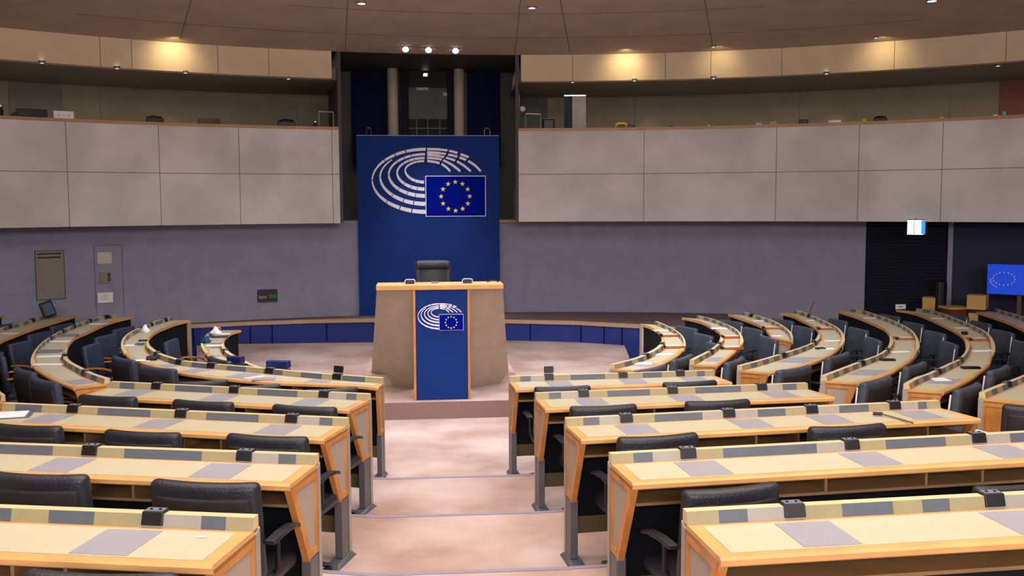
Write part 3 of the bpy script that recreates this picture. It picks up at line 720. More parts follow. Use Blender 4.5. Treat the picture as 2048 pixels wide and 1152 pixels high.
ZT = ZC-1.67; ZWA = ZT-HW
def arm(name, nin, fin, nout, fout, label, parts=14, near=True, mics=(), pads=(), ends=None, divs=(), pat=.30, gap=.16, low=0):
    """curved desk: near and far halves digitised separately; points are sight lines on the edge heights"""
    def cv(P, tall): return [Vector((*onz(x, y, (ZT if tall else ZWA)-low)[:2], 0)) for x, y in P]
    # near: inner edge carries the upstand; far: outer edge does
    I, O_, hi, ho = [], [], [], []
    if near:
        I += resample(cv(nin, True), parts); O_ += resample(cv(nout, False), parts)
        hi += [1]*(parts-3)+[.9, .7, .45]; ho += [0]*(parts-3)+[.05, .15, .35]
    Fi, Fo = resample(cv(fin, False), parts), resample(cv(fout, True), parts)
    if near:
        k = 3                                           # blend around the turning point
        I = I[:-1]+[I[-1].lerp(Fi[0], .5)]+Fi[1:]; O_ = O_[:-1]+[O_[-1].lerp(Fo[0], .5)]+Fo[1:]
        hi += [.2]+[0]*(parts-2); ho += [.6, .85]+[1]*(parts-3)
        for _ in range(2):
            for A_ in (I, O_):
                B_ = [p.copy() for p in A_]
                for i in range(max(1, parts-4), min(len(A_)-1, parts+3)): A_[i] = (B_[i-1]+B_[i]*2+B_[i+1])/4
    else: I, O_ = Fi, Fo; hi = [0]*parts; ho = [1]*parts
    n = len(I)
    D = Desk('curved_desk', I, O_, hi, ho, 0, ZWA-low, label, 'curved desks')
    D.body(pads=pads, ends=ends or ((0, 'wood'),), divs=divs)
    def seg(u0, u1, ph=0):
        out = []; u = u0+ph
        while u < u1: out += [(u, u+gap, 'panel_slate'), (u+gap, u+pat, 'panel_olive')]; u += pat
        return out or [(0, .01, 'panel_olive')]
    if near: D.upstand(0, 0, parts-1+1, seg(D.L[0]+.2, D.L[parts]))
    D.upstand(1, max(0, (parts-3) if near else 0), n-1, seg(D.L[parts-2] if near else 0, D.L[-1]), name='upstand')
    for q, (side, f) in enumerate(mics): D.mic(side, D.L[-1]*f, wd=.10, display=(name == 'A' and q == 0))
    return D
AR_ = {}
AR_[0] = arm('R0', [(1221, 729), (1266, 717.5), (1287.5, 709), (1306, 700), (1319, 691), (1325, 682)], [(1325.5, 680), (1320, 666), (1310, 659), (1297.5, 652.5), (1281, 647.5)],
    [(1280, 742), (1319, 730), (1344, 717.5), (1362.5, 704), (1372, 692)], [(1372, 687), (1369, 677.5), (1359, 666), (1344, 656), (1329, 649), (1314, 642.5)],
    'innermost curved desk right of the podium, nearest the carpet', mics=((0, .20), (0, .42)), pads=((.3, .22),), ends=((0, 'wood'), (26, 'cream')))
AR_[1] = arm('R1', [(1380.6, 720), (1396, 712), (1417, 701.5), (1435, 688.5), (1441, 680)], [(1442, 677), (1440.5, 666), (1427.5, 657), (1406.7, 645.5), (1386, 639), (1363.7, 634.6)],
    [(1435, 731), (1464, 709), (1482, 691), (1487, 682)], [(1487, 680), (1482, 667.7), (1469, 656), (1445.7, 645.6), (1422, 636.5), (1397.5, 631)],
    'second curved desk right of the podium', mics=((0, .18), (0, .33)), pads=((.25, .3),))
AR_[2] = arm('R2', None, [(1543, 674), (1527.5, 655), (1502.5, 643.7), (1477.5, 635), (1456, 628)], None, [(1585.6, 675), (1581, 664), (1565, 651), (1546, 641), (1520, 632.5), (1490, 624)],
    'short curved desk, third right of the podium, with an open wooden end', near=False, mics=((1, .88),), parts=16, ends=((0, 'open'),))
AR_[3] = arm('R3', [(1476, 731), (1490, 727.5), (1527.5, 717.5), (1577.5, 702.5), (1615, 690), (1634, 680)], [(1640, 671), (1635, 658.7), (1621, 648.7), (1602.5, 640), (1584, 631), (1560, 625.6)],
    [(1538.7, 746), (1572.5, 740), (1616, 727.5), (1654, 713.7), (1679, 696), (1690.6, 681)], [(1691, 675), (1685, 663.7), (1671, 652.5), (1640, 637.5), (1615, 627), (1594, 620.6)],
    'fourth curved desk right of the podium, its near end faced in orange wood', mics=((0, .19), (0, .40), (1, .90)), pads=((.75, .45),))
AR_[4] = arm('R4', [(1644, 751), (1671, 741), (1702.5, 729), (1734, 717.5), (1752.5, 711), (1771, 700), (1782.5, 687.5)], [(1784, 677), (1775, 662.5), (1759, 652.5), (1727.5, 639), (1702.5, 630), (1672.5, 621)],
    [(1717.5, 766), (1736, 761), (1784, 744), (1815, 725), (1827.5, 715), (1836, 700), (1839, 688)], [(1839, 685), (1832.5, 670), (1815, 655), (1784, 640), (1752.5, 629), (1727.5, 621), (1706, 618)],
    'fifth curved desk right of the podium, with a grey end panel', mics=((0, .17), (0, .34)), pads=((.45, .4),), ends=((0, 'infill'),))
AR_[5] = arm('R5', [(1808.7, 767.6), (1833.7, 754), (1854.5, 747.5), (1903, 725), (1911, 722.5), (1927, 710), (1936, 696)], [(1937, 684), (1927, 672.5), (1904.5, 659), (1867, 641), (1829.5, 626), (1792, 619)],
    [(1888, 783.6), (1917, 770), (1952, 750), (1979.5, 728), (1983, 715), (1992, 697)], [(1992, 687), (1979.5, 669), (1961, 657.5), (1929.5, 644), (1892, 629), (1861, 620), (1837, 617)],
    'sixth curved desk right of the podium, in front of the roller shutter', mics=((0, .14), (0, .27)), pads=((.40, .35),))
AR_[6] = arm('R6', [(1960, 785), (1979.5, 776.7), (2048, 750), (2075, 735), (2092, 715)], [(2095, 700), (2085, 682), (2048, 660), (2017, 645), (1992, 636), (1954.5, 624), (1931, 618)],
    [(2058, 806), (2090, 790), (2130, 765), (2155, 735), (2162, 715)], [(2162, 700), (2140, 678), (2100, 655), (2048, 634), (2023, 626), (1993, 617.5)],
    'outermost curved desk on the right, cut by the photo edge', mics=((0, .09),))
AL_ = {}
AL_[0] = arm('A0', [(560, 745), (507, 730), (479, 716), (460, 706), (450, 696), (446, 689)], [(446, 686), (451, 676), (462.5, 666), (482.5, 660)],
    [(500, 770), (455, 745), (425, 722), (410, 705), (405, 696)], [(400, 690), (407.5, 675), (422.5, 662.5), (436, 654)],
    'small curved desk left of the podium carrying two blue screens', mics=((1, .86), (0, .47)), low=.13)
AL_[1] = arm('A', [(767, 755), (640, 746), (510, 734), (380, 722.5), (342.5, 714), (317.5, 705), (302.5, 695), (296, 687)], [(295, 684), (300, 674), (311, 664), (330, 655), (355, 646), (380, 640)],
    [(757, 775), (703, 770), (547, 764), (455, 757), (395, 750), (356, 744), (324, 736), (267.5, 720), (252.5, 710), (243, 698)], [(241, 689), (247.5, 675), (261, 664), (280, 655), (305, 644), (339, 634)],
    'long desk running left from the aisle and curving away beside the wall', parts=26, mics=((0, .072), (0, .19), (0, .30), (0, .37), (0, .47), (1, .97), (1, .90), (1, .84)), pads=((.55, .23), (1.45, .22), (2.1, .22), (2.6, .22)), ends=((0, 'infill'), (50, 'infill')), pat=.5, gap=.26, divs=(.9, 1.7))
AL_[2] = arm('B', [(218, 756.7), (187.5, 747), (166.7, 737), (139, 722), (130.5, 711)], [(129, 698), (137.5, 687.5), (150, 675), (175, 664), (206, 650), (231, 641), (267.5, 632.5)],
    [(146.5, 774.7), (111, 761), (83, 745.5), (66.7, 734.4), (61, 722)], [(60, 714), (65, 704), (75, 692.5), (94, 677.5), (119, 662.5), (150, 649), (187.5, 636), (227.5, 629)],
    'second curved desk from the podium on the left, strewn with papers', mics=((0, .10), (0, .30), (1, .97), (1, .90), (1, .80), (1, .72), (1, .62)), pads=((.10, .30),))
AL_[3] = arm('C', [(9, 790), (-12, 775), (-25, 755), (-35, 735)], [(-33, 705), (0, 682.5), (19, 675), (50, 662.5), (87.5, 650), (125, 639), (155, 630)],
    [(-40, 815), (-75, 795), (-95, 765), (-102, 740)], [(-100, 712), (-60, 680), (0, 656), (44, 644), (81, 632.5), (111, 627)],
    'third curved desk from the podium on the left, cut by the photo edge', mics=((1, .97), (1, .90), (1, .80), (1, .70)))
AL_[4] = arm('D', None, [(-90, 668), (-60, 655), (-20, 640), (16, 627)], None, [(-140, 660), (-110, 645), (-60, 628), (-22, 620)],
    'sliver of a wooden desk end at the far left edge', near=False, parts=8, ends=((7, 'infill'),))

# chairs of the curved desks, standing outside each desk and facing the podium
def arm_chairs(D, fr, kind, text, group, gap=.20, rzs=None, sc_=.93):
    for q, f in enumerate(fr):
        i, g = D.loc(D.L[-1]*f); O_ = D.O[i].lerp(D.O[i+1], g); I_ = D.I[i].lerp(D.I[i+1], g)
        T_ = ((D.I[i+1]+D.O[i+1])-(D.I[i]+D.O[i])).normalized(); d = Vector((T_.y, -T_.x, 0)); sg = 1
        if d.dot(O_-I_) < 0: d = -d; sg = -1
        c_ = O_+d*(gap-.03); face = math.atan2(d.x, -d.y)+sg*(.28 if f > .5 else -.2)        # local +Y looks towards the desk
        place_chair(kind, c_.x, c_.y, 0, face+(rzs[q] if rzs else 0), text % ORD[q+1], group, sc_)
GR = 'chairs of the curved desks on the right'; GL = 'chairs of the curved desks on the left'
def near_chairs(D, pts, kind, text, group, mind=.19):
    """near-end chairs; pts = sight lines on the middle of the top of each backrest"""
    for q, (px, py, tw) in enumerate(pts):
        zs = .98
        while True:                                     # stop once the height is settled
            p = onz(px, py, zs); k = min(range(1, D.n-1), key=lambda i: (Vector((D.O[i].x, D.O[i].y, zs))-p).length)
            T_ = ((D.I[k+1]+D.O[k+1])-(D.I[k-1]+D.O[k-1])).normalized(); d = Vector((T_.y, -T_.x, 0)); sg = 1
            if d.dot(D.O[k]-D.I[k]) < 0: d = -d; sg = -1
            dist = (Vector((p.x, p.y, 0))-D.O[k]).dot(d)
            if dist >= mind or zs < .98: break
            zs -= .01
        c_ = Vector((p.x, p.y, 0))-d*.25*zs/.95+d*max(0, mind-dist)
        place_chair(kind, c_.x, c_.y, 0, math.atan2(d.x, -d.y)-sg*.12, text % ORD[q+1], group, zs/.955)
def both(D, near, far, kind, where, group):
    near_chairs(D, near, kind, ('navy chair with orange arms' if kind == 'orange' else 'dark chair')+', %s from the near end of the '+where, group)
    n0 = len(near)
    for q, f in enumerate(far): arm_chairs(D, (f,), kind, ('navy chair with orange arms' if kind == 'orange' else 'dark chair')+'%.0s, '+ORD[n0+q+1]+' from the near end of the '+where, group)
both(AR_[0], [(1290, 732, .2), (1350, 711, 0)], (.60, .78, .94), 'rod', 'innermost right curved desk', GR)
both(AR_[1], [(1452, 716, .1)], (.58, .76, .93), 'rod', 'second right curved desk', GR)
both(AR_[2], [], (.25, .52, .80), 'rod', 'short right curved desk', GR)
both(AR_[3], [(1594, 734, 0), (1662, 706, .0)], (.56, .72, .88), 'rod', 'fourth right curved desk', GR)
both(AR_[4], [(1744, 755, .0), (1816, 725, 0)], (.54, .68, .82, .95), 'rod', 'fifth right curved desk', GR)
both(AR_[5], [(1922, 768, .0), (1980, 732, 0)], (.56, .70, .83, .95), 'rod', 'sixth right curved desk', GR)
place_chair('dark', ony(2066, 830, 7.45).x, 7.45, 0, -.35, 'black chair at the near end of the outermost right curved desk, at the photo edge', GR, 1.08)
near_chairs(AL_[0], [(434, 716, 0)], 'dark', 'dark chair with brown back at the small left curved desk%.0s', GL, .12)
arm_chairs(AL_[0], (.62,), 'orange', 'navy chair with orange arms at the bend of the small left desk%.0s', GL)
both(AL_[1], [(308, 733, 0), (250, 714, .0)], (.70, .80, .90), 'orange', 'long left desk bend', GL)
both(AL_[2], [(100, 756, 0), (62, 736, 0)], (.50, .63, .76, .89), 'orange', 'second left curved desk', GL)
arm_chairs(AL_[3], (.60, .74, .88), 'orange', 'navy chair with orange arms, %s shown at the third left curved desk', GL)
# chairs along the straight part of the long left desk
for q, (x0, x1, ty) in enumerate(((603, 702, 772), (452, 541, 765), (352, 433, 754))):
    xm = (x0+x1)/2; D = AL_[1]; best = None
    for yy in np.linspace(7.5, 10.5, 200):
        p = ony(xm, ty, yy)
        dist = min((Vector((p.x, p.y, 0))-o_).length for o_ in D.O); side = p.y < min(D.O, key=lambda o_: (o_-Vector((p.x, p.y, 0))).length).y
        if side and (best is None or abs(dist-.26) < best[0]): best = (abs(dist-.26), p)
    p = best[1]; place_chair('dark', p.x, p.y+.24, 0, .22, 'black leather swivel chair, %s from the aisle at the long left desk' % ORD[q+1], 'chairs along the straight desks', .95)

# presiding chair behind the podium
p = ony(866, 560, 13.9)
b = MB(); b.box(-.7, 1.3, 13.2, 14.6, ZP, ZP+.14, 'carpet'); struct(b.build('floor_dais'))
t = empty('presiding_chair', (p.x, 13.9, ZP+.14), 0, 'large black leather chair behind the podium', 'chair')
pad(.50, .13, .75, 'leather', .05, -.05, 3, Matrix.Translation((0, 0, 1.10))).build('backrest', t, smooth=True)
pad(.48, .15, .13, 'leather', .05, -.05, 3, Matrix.Translation((0, -.035, 1.42))).build('headrest', t, smooth=True)
pad(.50, .50, .12, 'leather', .04, 0, 3, Matrix.Translation((0, -.25, .66))).build('seat', t, smooth=True)
b = MB(); b.disc((0, -.2), .04, .1, .62, 'black', 12); b.disc((0, -.2), .28, 0, .1, 'black', 20); b.build('pedestal', t)

# ------------------------------------------------------------------ lamps in ceiling and soffit
def down(px, py, r, label, soffit=False, lm='lamp'):
    big = r > .065
    if soffit:
        d = ray(px, py); k = (ZF0-ZC)/d[2]; p = Vector((d[0]*k, d[1]*k, ZF0))
    else: p = onceil(px, py)
    t = empty('ceiling_lamp', p-Vector((0, 0, .03 if big else 0)), 0, label, 'lamp', 'recessed ceiling lamps')
    if big: t.rotation_euler = (-.85, 0, 0); r = .052
    b = MB()
    n = 20; rings = []
    for i in range(n+1):
        a = 2*math.pi*i/n; c_, s_ = math.cos(a), math.sin(a)
        rings.append([Vector((r*c_, r*s_, -.02)), Vector((r*1.3*c_, r*1.3*s_, -.02)), Vector((r*1.3*c_, r*1.3*s_, .02)), Vector((r*c_, r*s_, .02))])
    b.sweep(rings, 'post_grey', caps=False); b.build('ring', t)
    b = MB(); b.disc((0, 0), r, -.015, 0, lm, 20); b.build('bulb', t)
for px, py, r, nm in [(723, 5, .055, 'round ceiling lamp at the top left of the podium niche'), (1064, 14, .05, 'round ceiling lamp at the top just right of centre'), (1864, 0, .06, 'round ceiling lamp at the top right edge of the photo'),
        (811, 94, .07, 'leftmost of three bright lamps above the niche'), (857, 95.5, .07, 'middle of three bright lamps above the niche'), (911, 97, .07, 'rightmost of three bright lamps above the niche'),
        (1427, 92, .03, 'tiny ceiling lamp above the middle of the right fascia'), (1752, 74, .03, 'tiny ceiling lamp above the right part of the fascia')]:
    down(px, py, r, nm, False, 'lamp' if r > .04 else 'lamp_small')
for i, (px, py) in enumerate([(84, 124), (234, 135), (371, 144), (577, 156)]): down(px, py, .035, 'small soffit lamp over the left gallery, %s from the left' % ORD[i+1], True, 'lamp_small')
for i, (px, py) in enumerate([(1145, 163), (1269, 160), (1427, 155), (1653, 146), (1996, 130)]): down(px, py, .035, 'small soffit lamp over the right gallery, %s from the left' % ORD[i+1], True, 'lamp_small')
for px, py, pw in [(342, 108, 9), (1252, 128, 9), (1440, 125, 4), (1770, 118, 5)]:
    p = oncyl(px, py-30, RB); a = ang(p); s0 = cp(RB-.42, a, ZF1-.02); spot('wall_washer', s0, cp(RB+.05, a, ZF0+.16), pw*1.3, (1, .80, .42), 125, 1)
for px, pw in [(330, 5), (1300, 6), (1670, 5)]:
    a = ang(oncyl(px, 200, RG)); s0 = cp(RG-.55, a, ZF0-.03); spot('gallery_washer', s0, cp(RG, a, ZC+1.0), pw, (1, .86, .6), 60, 1)

for px in (811, 857, 911):
    q_ = onceil(px, 95); spot('stage_spot', q_-Vector((0, .05, .08)), (.25, 18.3, .7), 70, (.93, .94, 1), 44, .9)

# ------------------------------------------------------------------ things mounted on the lower wall
def wallthing(name, px, py, R, label=None, cat=None, off=0):
    p = oncyl(px, py, R-off); a = ang(p)
    return empty(name, p, -a, label, cat), p, a
def wall_rect(R, x0, x1, y0, y1):
    a, c = oncyl(x0, y1, R), oncyl(x1, y0, R); return (c.x-a.x)/math.cos((ang(a)+ang(c))/2), c.z-a.z
def wbox(name, px0, px1, py0, py1, R, th, m, label=None, cat=None, parent=None, bevel=0):
    w_, h_ = wall_rect(R, px0, px1, py0, py1); p = oncyl((px0+px1)/2, (py0+py1)/2, R); a = ang(p)
    b = MB(); b.box(-w_/2, w_/2, -th, 0, -h_/2, h_/2, m); o = b.build(name, parent, bevel=bevel)
    o.location = p; o.rotation_euler = (0, 0, -a)
    if label: tag(o, label, cat)
    return o, w_, h_
o, w_, h_ = wbox('service_hatch', 74, 126, 501, 599, RW-.002, .02, 'door_grey', 'tall grey wall hatch with two black slots at top, left wall', 'hatch')
b = MB(); f = .008
for q in ((-w_/2-f, w_/2+f, h_/2, h_/2+f), (-w_/2-f, w_/2+f, -h_/2-f, -h_/2), (-w_/2-f, -w_/2, -h_/2, h_/2), (w_/2, w_/2+f, -h_/2, h_/2)): b.box(q[0], q[1], -.024, 0, q[2], q[3], 'black')
b.build('frame', o)
b = MB(); b.box(-w_/2*.88, w_/2*.88, -.024, -.018, h_/2*.86, h_/2*.92, 'black'); b.box(-w_/2*.84, w_/2*.8, -.024, -.018, h_/2*.70, h_/2*.77, 'black'); b.build('vent_slot', o)
# flush door outline
d_ = empty('door_2'); d_['kind'] = 'structure'; pA, pB = oncyl(193, 498, RW), oncyl(244, 640, RW); a = ang(oncyl(218, 560, RW)); d_.location = oncyl(218, 560, RW); d_.rotation_euler = (0, 0, -a)
w_, h_ = wall_rect(RW, 193, 244, 498, 640); b = MB(); zc = d_.location.z
for q in ((-w_/2, w_/2, h_/2-.008, h_/2), (w_/2-.006, w_/2, -h_/2, h_/2), (-w_/2, -w_/2+.006, -h_/2, h_/2)): b.box(q[0], q[1], -.012, .0, q[2], q[3], 'groove')
b.build('door_joint', d_)
wbox('notice_board', 195, 223, 504, 528, RW-.014, .012, 'cream', 'blank pale notice square, upper one on the flush wall door', 'notice')
o, w_, h_ = wbox('notice_board', 195, 225, 584, 606, RW-.014, .03, 'white', 'white notice box with faint print, lower one on the flush wall door', 'notice')
b = MB()
for k in range(3): b.box(-.06, .04+.01*k, -.033, -.03, .03-.03*k, .034-.03*k, 'grey_plastic')
b.build('print', o)
o, w_, h_ = wbox('intercom_panel', 200, 220, 545, 567, RW-.014, .02, 'door_grey', 'small grey intercom plate on the flush wall door', 'intercom')
b = MB(); b.box(w_*.22, w_*.5, -.03, -.02, -h_*.3, h_*.5, 'brown'); b.build('handset', o)
o, w_, h_ = wbox('wall_socket_box', 515, 554, 578, 604, RW-.002, .05, 'black', 'black socket box with greenish connectors on the lower wall', 'socket box')
b = MB(); b.box(-w_*.45, -.02, -.055, -.05, -h_*.22, 0, 'post_grey'); b.box(.02, w_*.45, -.055, -.05, -h_*.2, .02, 'green_dark'); b.build('connector', o)
# exit sign below the balcony
p = oncyl(1831, 454, RB-.25); a = ang(p)
t = empty('exit_sign', p, -a-.25, 'lit white box sign with blue side hanging under the right balcony', 'sign')
b = MB(); b.box(-.11, .11, -.05, .05, -.12, .11, 'sign_white'); b.build('sign_box', t)
b = MB(); b.box(-.004, .004, -.053, -.05, -.11, .10, 'grey_plastic'); b.build('joint', t)
b = MB(); b.box(.11, .135, -.05, .05, -.11, .105, 'sign_blue'); b.build('side_panel', t)
b = MB(); b.box(-.11, .135, -.05, .05, .11, .125, 'chrome'); b.box(-.01, .01, -.01, .01, .125, ZB0-p.z if ZB0 > p.z+.125 else .14, 'chrome'); b.box(-.01, .01, -.01, .3, .10, .12, 'chrome'); b.build('bracket', t)
# television on a stand
p = oncyl(2040, 560, RW-1.0); a = ang(p); Yt = p.y
t = empty('television', (p.x, p.y, 0), -a, 'large blue television showing a ring of stars, far right', 'television')
w_, h_ = wall_rect(RW-1.0, 1971, 2110, 531, 589)
b = MB(); b.box(-w_/2, w_/2, 0, .05, p.z-h_/2, p.z+h_/2, 'black'); b.build('casing', t, bevel=.005)
b = MB(); b.box(-w_/2+.012, w_/2-.012, -.004, 0, p.z-h_/2+.012, p.z+h_/2-.012, 'screen_blue'); sc2 = b.build('screen', t)
b = MB(); q0 = oncyl(2008, 557, RW-1.0); off = -(p-q0).length
for i in range(16):
    a_ = i*2*math.pi/16; x, z = off+.155*math.cos(a_), p.z+.01+.10*math.sin(a_); r = .014
    b.prism([Vector((x+(r if j % 2 == 0 else r*.5)*math.cos(j*math.pi/5), -.008, z+(r if j % 2 == 0 else r*.5)*math.sin(j*math.pi/5))) for j in range(10)], Vector((0, .004, 0)), 'white')
for i in range(8):
    a_ = math.pi*.95+i*.17; x, z = off+.19*math.cos(a_), p.z-.02+.12*math.sin(a_); r = .011
    b.prism([Vector((x+(r if j % 2 == 0 else r*.5)*math.cos(j*math.pi/5), -.008, z+(r if j % 2 == 0 else r*.5)*math.sin(j*math.pi/5))) for j in range(10)], Vector((0, .004, 0)), 'white')
b.build('screen_stars', t)
b = MB(); b.box(-.03, .03, .0, .05, .03, p.z-h_/2, 'brown'); b.box(-.35, .35, -.2, .25, 0, .03, 'black'); b.build('stand', t)
# wooden lecterns / boxes by the shutter
def lect(px, py0, py1, w_, R, label, two=True):
    p = oncyl(px, py1, R); q = oncyl(px, py0, R); a = ang(p)
    t = empty('wooden_cabinet', (p.x, p.y, 0), -a, label, 'cabinet'); H = q.z
    b = MB(); b.box(-w_/2*.8, w_/2*.8, .02, .30, 0, H-.28, 'box_wood'); b.build('body', t, bevel=.004)
    b = MB(); b.box(-w_/2*.8, w_/2*.8, .05, .28, H-.28, H-.22, 'black'); b.build('recess', t)
    b = MB(); b.box(-w_/2, w_/2, 0, .30, H-.22, H, 'box_wood'); b.build('upper_box', t, bevel=.004)
lect(1857, 595, 620, .20, RW-.5, 'pale wooden cabinet beside the roller shutter, left one of two')
lect(1952, 591, 615, .27, RW-1.3, 'pale wooden cabinet left of the television, right one of two')
p = oncyl(1880, 610, RW-.4); b = MB(); b.tube([(0, 0, 0), (0, 0, 1.28)], .10, 'black', 16); b.tube([(0, 0, 1.28), (0, 0, 1.33)], [.10, .05], 'black', 16); o = b.build('bin'); o.location = (p.x, p.y, 0); tag(o, 'black upright cylinder between the two pale wooden cabinets', 'bin')
p = oncyl(1908, 640, RW-1.1); b = MB(); b.box(-.15, .15, -.15, .15, 0, .92, 'red_wood'); b.box(-.18, .18, -.17, .17, .92, .95, 'box_wood'); o = b.build('side_table'); o.location = (p.x, p.y, 0); tag(o, 'red-brown wooden side table with pale top near the television', 'table')

# ------------------------------------------------------------------ gallery things standing on the balcony rim
def rim(px, py=None, dR=.10):
    y = 240; p = oncyl(px, y, RB+dR); return Vector((p.x, p.y, ZB1)), ang(p)
def rimthing(name, px, label, cat, build, dR=.12):
    p, a = rim(px, dR=dR); o = empty(name, p, -a, label, cat); build(o); return o
def simple(name, px, w_, h_, m, label, cat, th=.10, dR=.12, tilt=0):
    p, a = rim(px, dR=dR); b = MB(); b.box(-w_/2, w_/2, -th/2, th/2, 0, h_, m); o = b.build(name, bevel=min(.012, h_/5)); o.location = p; o.rotation_euler = (0, 0, -a); tag(o, label, cat); return o
simple('equipment_case', 64, .42, .125, 'black', 'wide black case on the left balcony rim beside the grey board', 'case')
simple('equipment_case', 30, .09, .06, 'black', 'small black pouch left of the wide black case on the balcony', 'case')
o = simple('name_plate', 128, .29, .12, 'white', 'white plate with two small marks on the left balcony rim', 'plate', th=.02)
b = MB()
for s in (-1, 1): b.box(s*.07-.012, s*.07+.012, -.013, -.009, .055, .062, 'black'); b.box(s*.07-.002, s*.07+.002, -.013, -.009, .05, .068, 'black')
b.build('mark', o)
def camcorder(sz):
    def f(t):
        b = MB(); b.box(-.14*sz, .12*sz, -.06, .06, 0, .07*sz, 'black'); b.build('body', t, bevel=.01)
        b = MB(); b.tube([(-.13*sz, 0, .07*sz), (-.05*sz, 0, .10*sz), (.10*sz, 0, .085*sz)], .018, 'black', 8); b.build('grip', t)
    return f
rimthing('video_camera', 311, 'black camera lying on the left balcony rim under the wall light', 'camera', camcorder(1.0))
simple('notice_plate', 418, .36, .10, 'brown', 'dark brown low plate on the left balcony rim', 'plate', th=.03)
rimthing('video_camera', 574, 'flat black camera gear on the rim left of the railing', 'camera', camcorder(1.1))
def pelican(t):
    b = MB(); b.tube([(0, 0, 0), (0, 0, .06)], .03, 'black', 10); b.tube([(0, 0, .06), (.01, 0, .10)], .022, 'black', 8); b.build('body', t)
    b = MB(); b.tube([(.0, -.02, .085), (0, -.04, .085)], .012, 'chrome', 8); b.build('lens', t)
rimthing('remote_camera', 630, 'small black dome camera beside the left steel railing', 'camera', pelican)
rimthing('remote_camera', 0, 'black camera at the far left edge of the balcony', 'camera', lambda t: (pelican(t), setattr(t, 'scale', (1.7, 1.7, 1.7))))
def railing(px0, px1, label, ext):
    p0, a0 = rim(px0, dR=.14); p1, a1 = rim(px1, dR=.14)
    t = empty('steel_railing', p0, 0, label, 'railing'); d = p1-p0; h = .27
    b = MB(); b.tube([Vector((0, 0, h)), d+Vector((0, 0, h-.01))]+([d+Vector((ext*.06, .12, h-.03))] if ext > 0 else []), .016, 'chrome', 8)
    if ext < 0: b.tube([Vector((0, 0, h)), Vector((ext*.06, .12, h-.03))], .012, 'chrome', 8)
    b.build('handrail', t)
    for q in (Vector((0, 0, 0)), d): b = MB(); b.tube([q, q+Vector((0, 0, h))], .012, 'chrome', 8); b.build('post', t)
railing(638, 667, 'steel railing at the right end of the left balcony', 1)
railing(1051, 1081, 'steel railing at the left end of the right balcony', -1)
p, a = rim(1097, dR=.45); b = MB(); b.box(-.11, .11, -.1, .1, -.6, .23, 'black'); o = b.build('loudspeaker', bevel=.03); o.location = p+Vector((0, 0, -.03)); o.rotation_euler = (0, 0, -a); tag(o, 'black box loudspeaker right of the right steel railing', 'loudspeaker')
p = oncyl(1045, 218, RB+1.2); b = MB(); b.tube([(0, -.04, 0), (0, .04, 0)], .05, 'white', 12); o = b.build('wall_detector'); o.location = p; tag(o, 'small white detector above the right steel railing', 'detector')
# banner
p, a = rim(1150, dR=.35); t = empty('information_banner', (p.x, p.y, ZC+.25), -a, 'upright banner, navy left part and pale text part, on right gallery', 'banner')
w_, H = .385, oncyl(1150, 190, RB+.35).z-ZC-.25
b = MB(); b.box(-w_/2, -w_/2+.145, 0, .012, 0, H-.03, 'navy_wall'); b.build('navy_strip', t)
b = MB(); b.box(-w_/2+.145, w_/2, 0, .012, 0, H-.02, 'panel_light'); b.build('text_sheet', t)
b = MB()
for k in range(11): b = MB(); b.box(-w_/2+.165, -w_/2+.165+random.uniform(.05, .13), -.003, 0, H-.10-.045*k, H-.094-.045*k, 'grey_plastic'); b.build('text_line', t)
b = MB(); b.box(w_/2-.06, w_/2-.02, -.003, 0, H-.62, H-.54, 'grey_plastic'); b.build('text_block', t)
b = MB(); b.box(-w_/2, w_/2, -.01, .02, H-.02, H, 'chrome'); b.box(-w_/2, w_/2, -.08, .1, -.0, .04, 'post_grey'); b.build('banner_rail', t)
def yel(t):
    b = MB(); b.tube([(-.10, 0, .02), (-.095, 0, .06), (-.05, 0, .08), (.04, 0, .08), (.085, 0, .06), (.09, 0, .02)], .02, 'yellow', 8); b.build('handle', t)
    b = MB(); b.box(-.06, .06, -.03, .03, 0, .05, 'black'); b.build('body', t)
rimthing('tape_dispenser', 1243, 'yellow and black handled tool on the right balcony rim', 'tool', yel)
simple('pouch', 1262, .13, .055, 'black', 'black pouch right of the yellow tool on the balcony rim', 'pouch')
simple('pouch', 1342, .06, .03, 'black', 'tiny dark item on the right balcony rim, before the white ball', 'pouch')
p, a = rim(1418); b = MB(); b.tube([(0, 0, .0), (0, 0, .012), (0, 0, .022), (0, 0, .03)], [.008, .017, .015, .005], 'white', 10); o = b.build('ball'); o.location = p; tag(o, 'tiny white ball on the right balcony rim', 'ball')
simple('paper_box', 1518, .10, .04, 'cream', 'small cream box on right balcony rim, leftmost of the row', 'box')
simple('paper_box', 1546, .12, .055, 'box_wood', 'tan box on right balcony rim, second of the row', 'box')
simple('paper_box', 1607, .15, .075, 'black', 'black box with yellow top on the right balcony rim', 'box')
simple('paper_box', 1670, .20, .045, 'white', 'flat white box on the right balcony rim', 'box')
simple('paper_box', 1729, .08, .045, 'box_wood', 'tan box left of the black camera on right balcony', 'box')
rimthing('video_camera', 1762, 'black camera pointing down on the right balcony rim', 'camera', camcorder(.8))
simple('paper_box', 1884, .06, .035, 'box_wood', 'tiny tan box alone on the right balcony rim', 'box')
simple('cup', 2008, .05, .07, 'cyan', 'pale blue cup on the rim before the red door', 'cup', th=.05)
simple('cup', 1991, .06, .03, 'white', 'white crumpled item left of the pale blue cup', 'cup', th=.05)
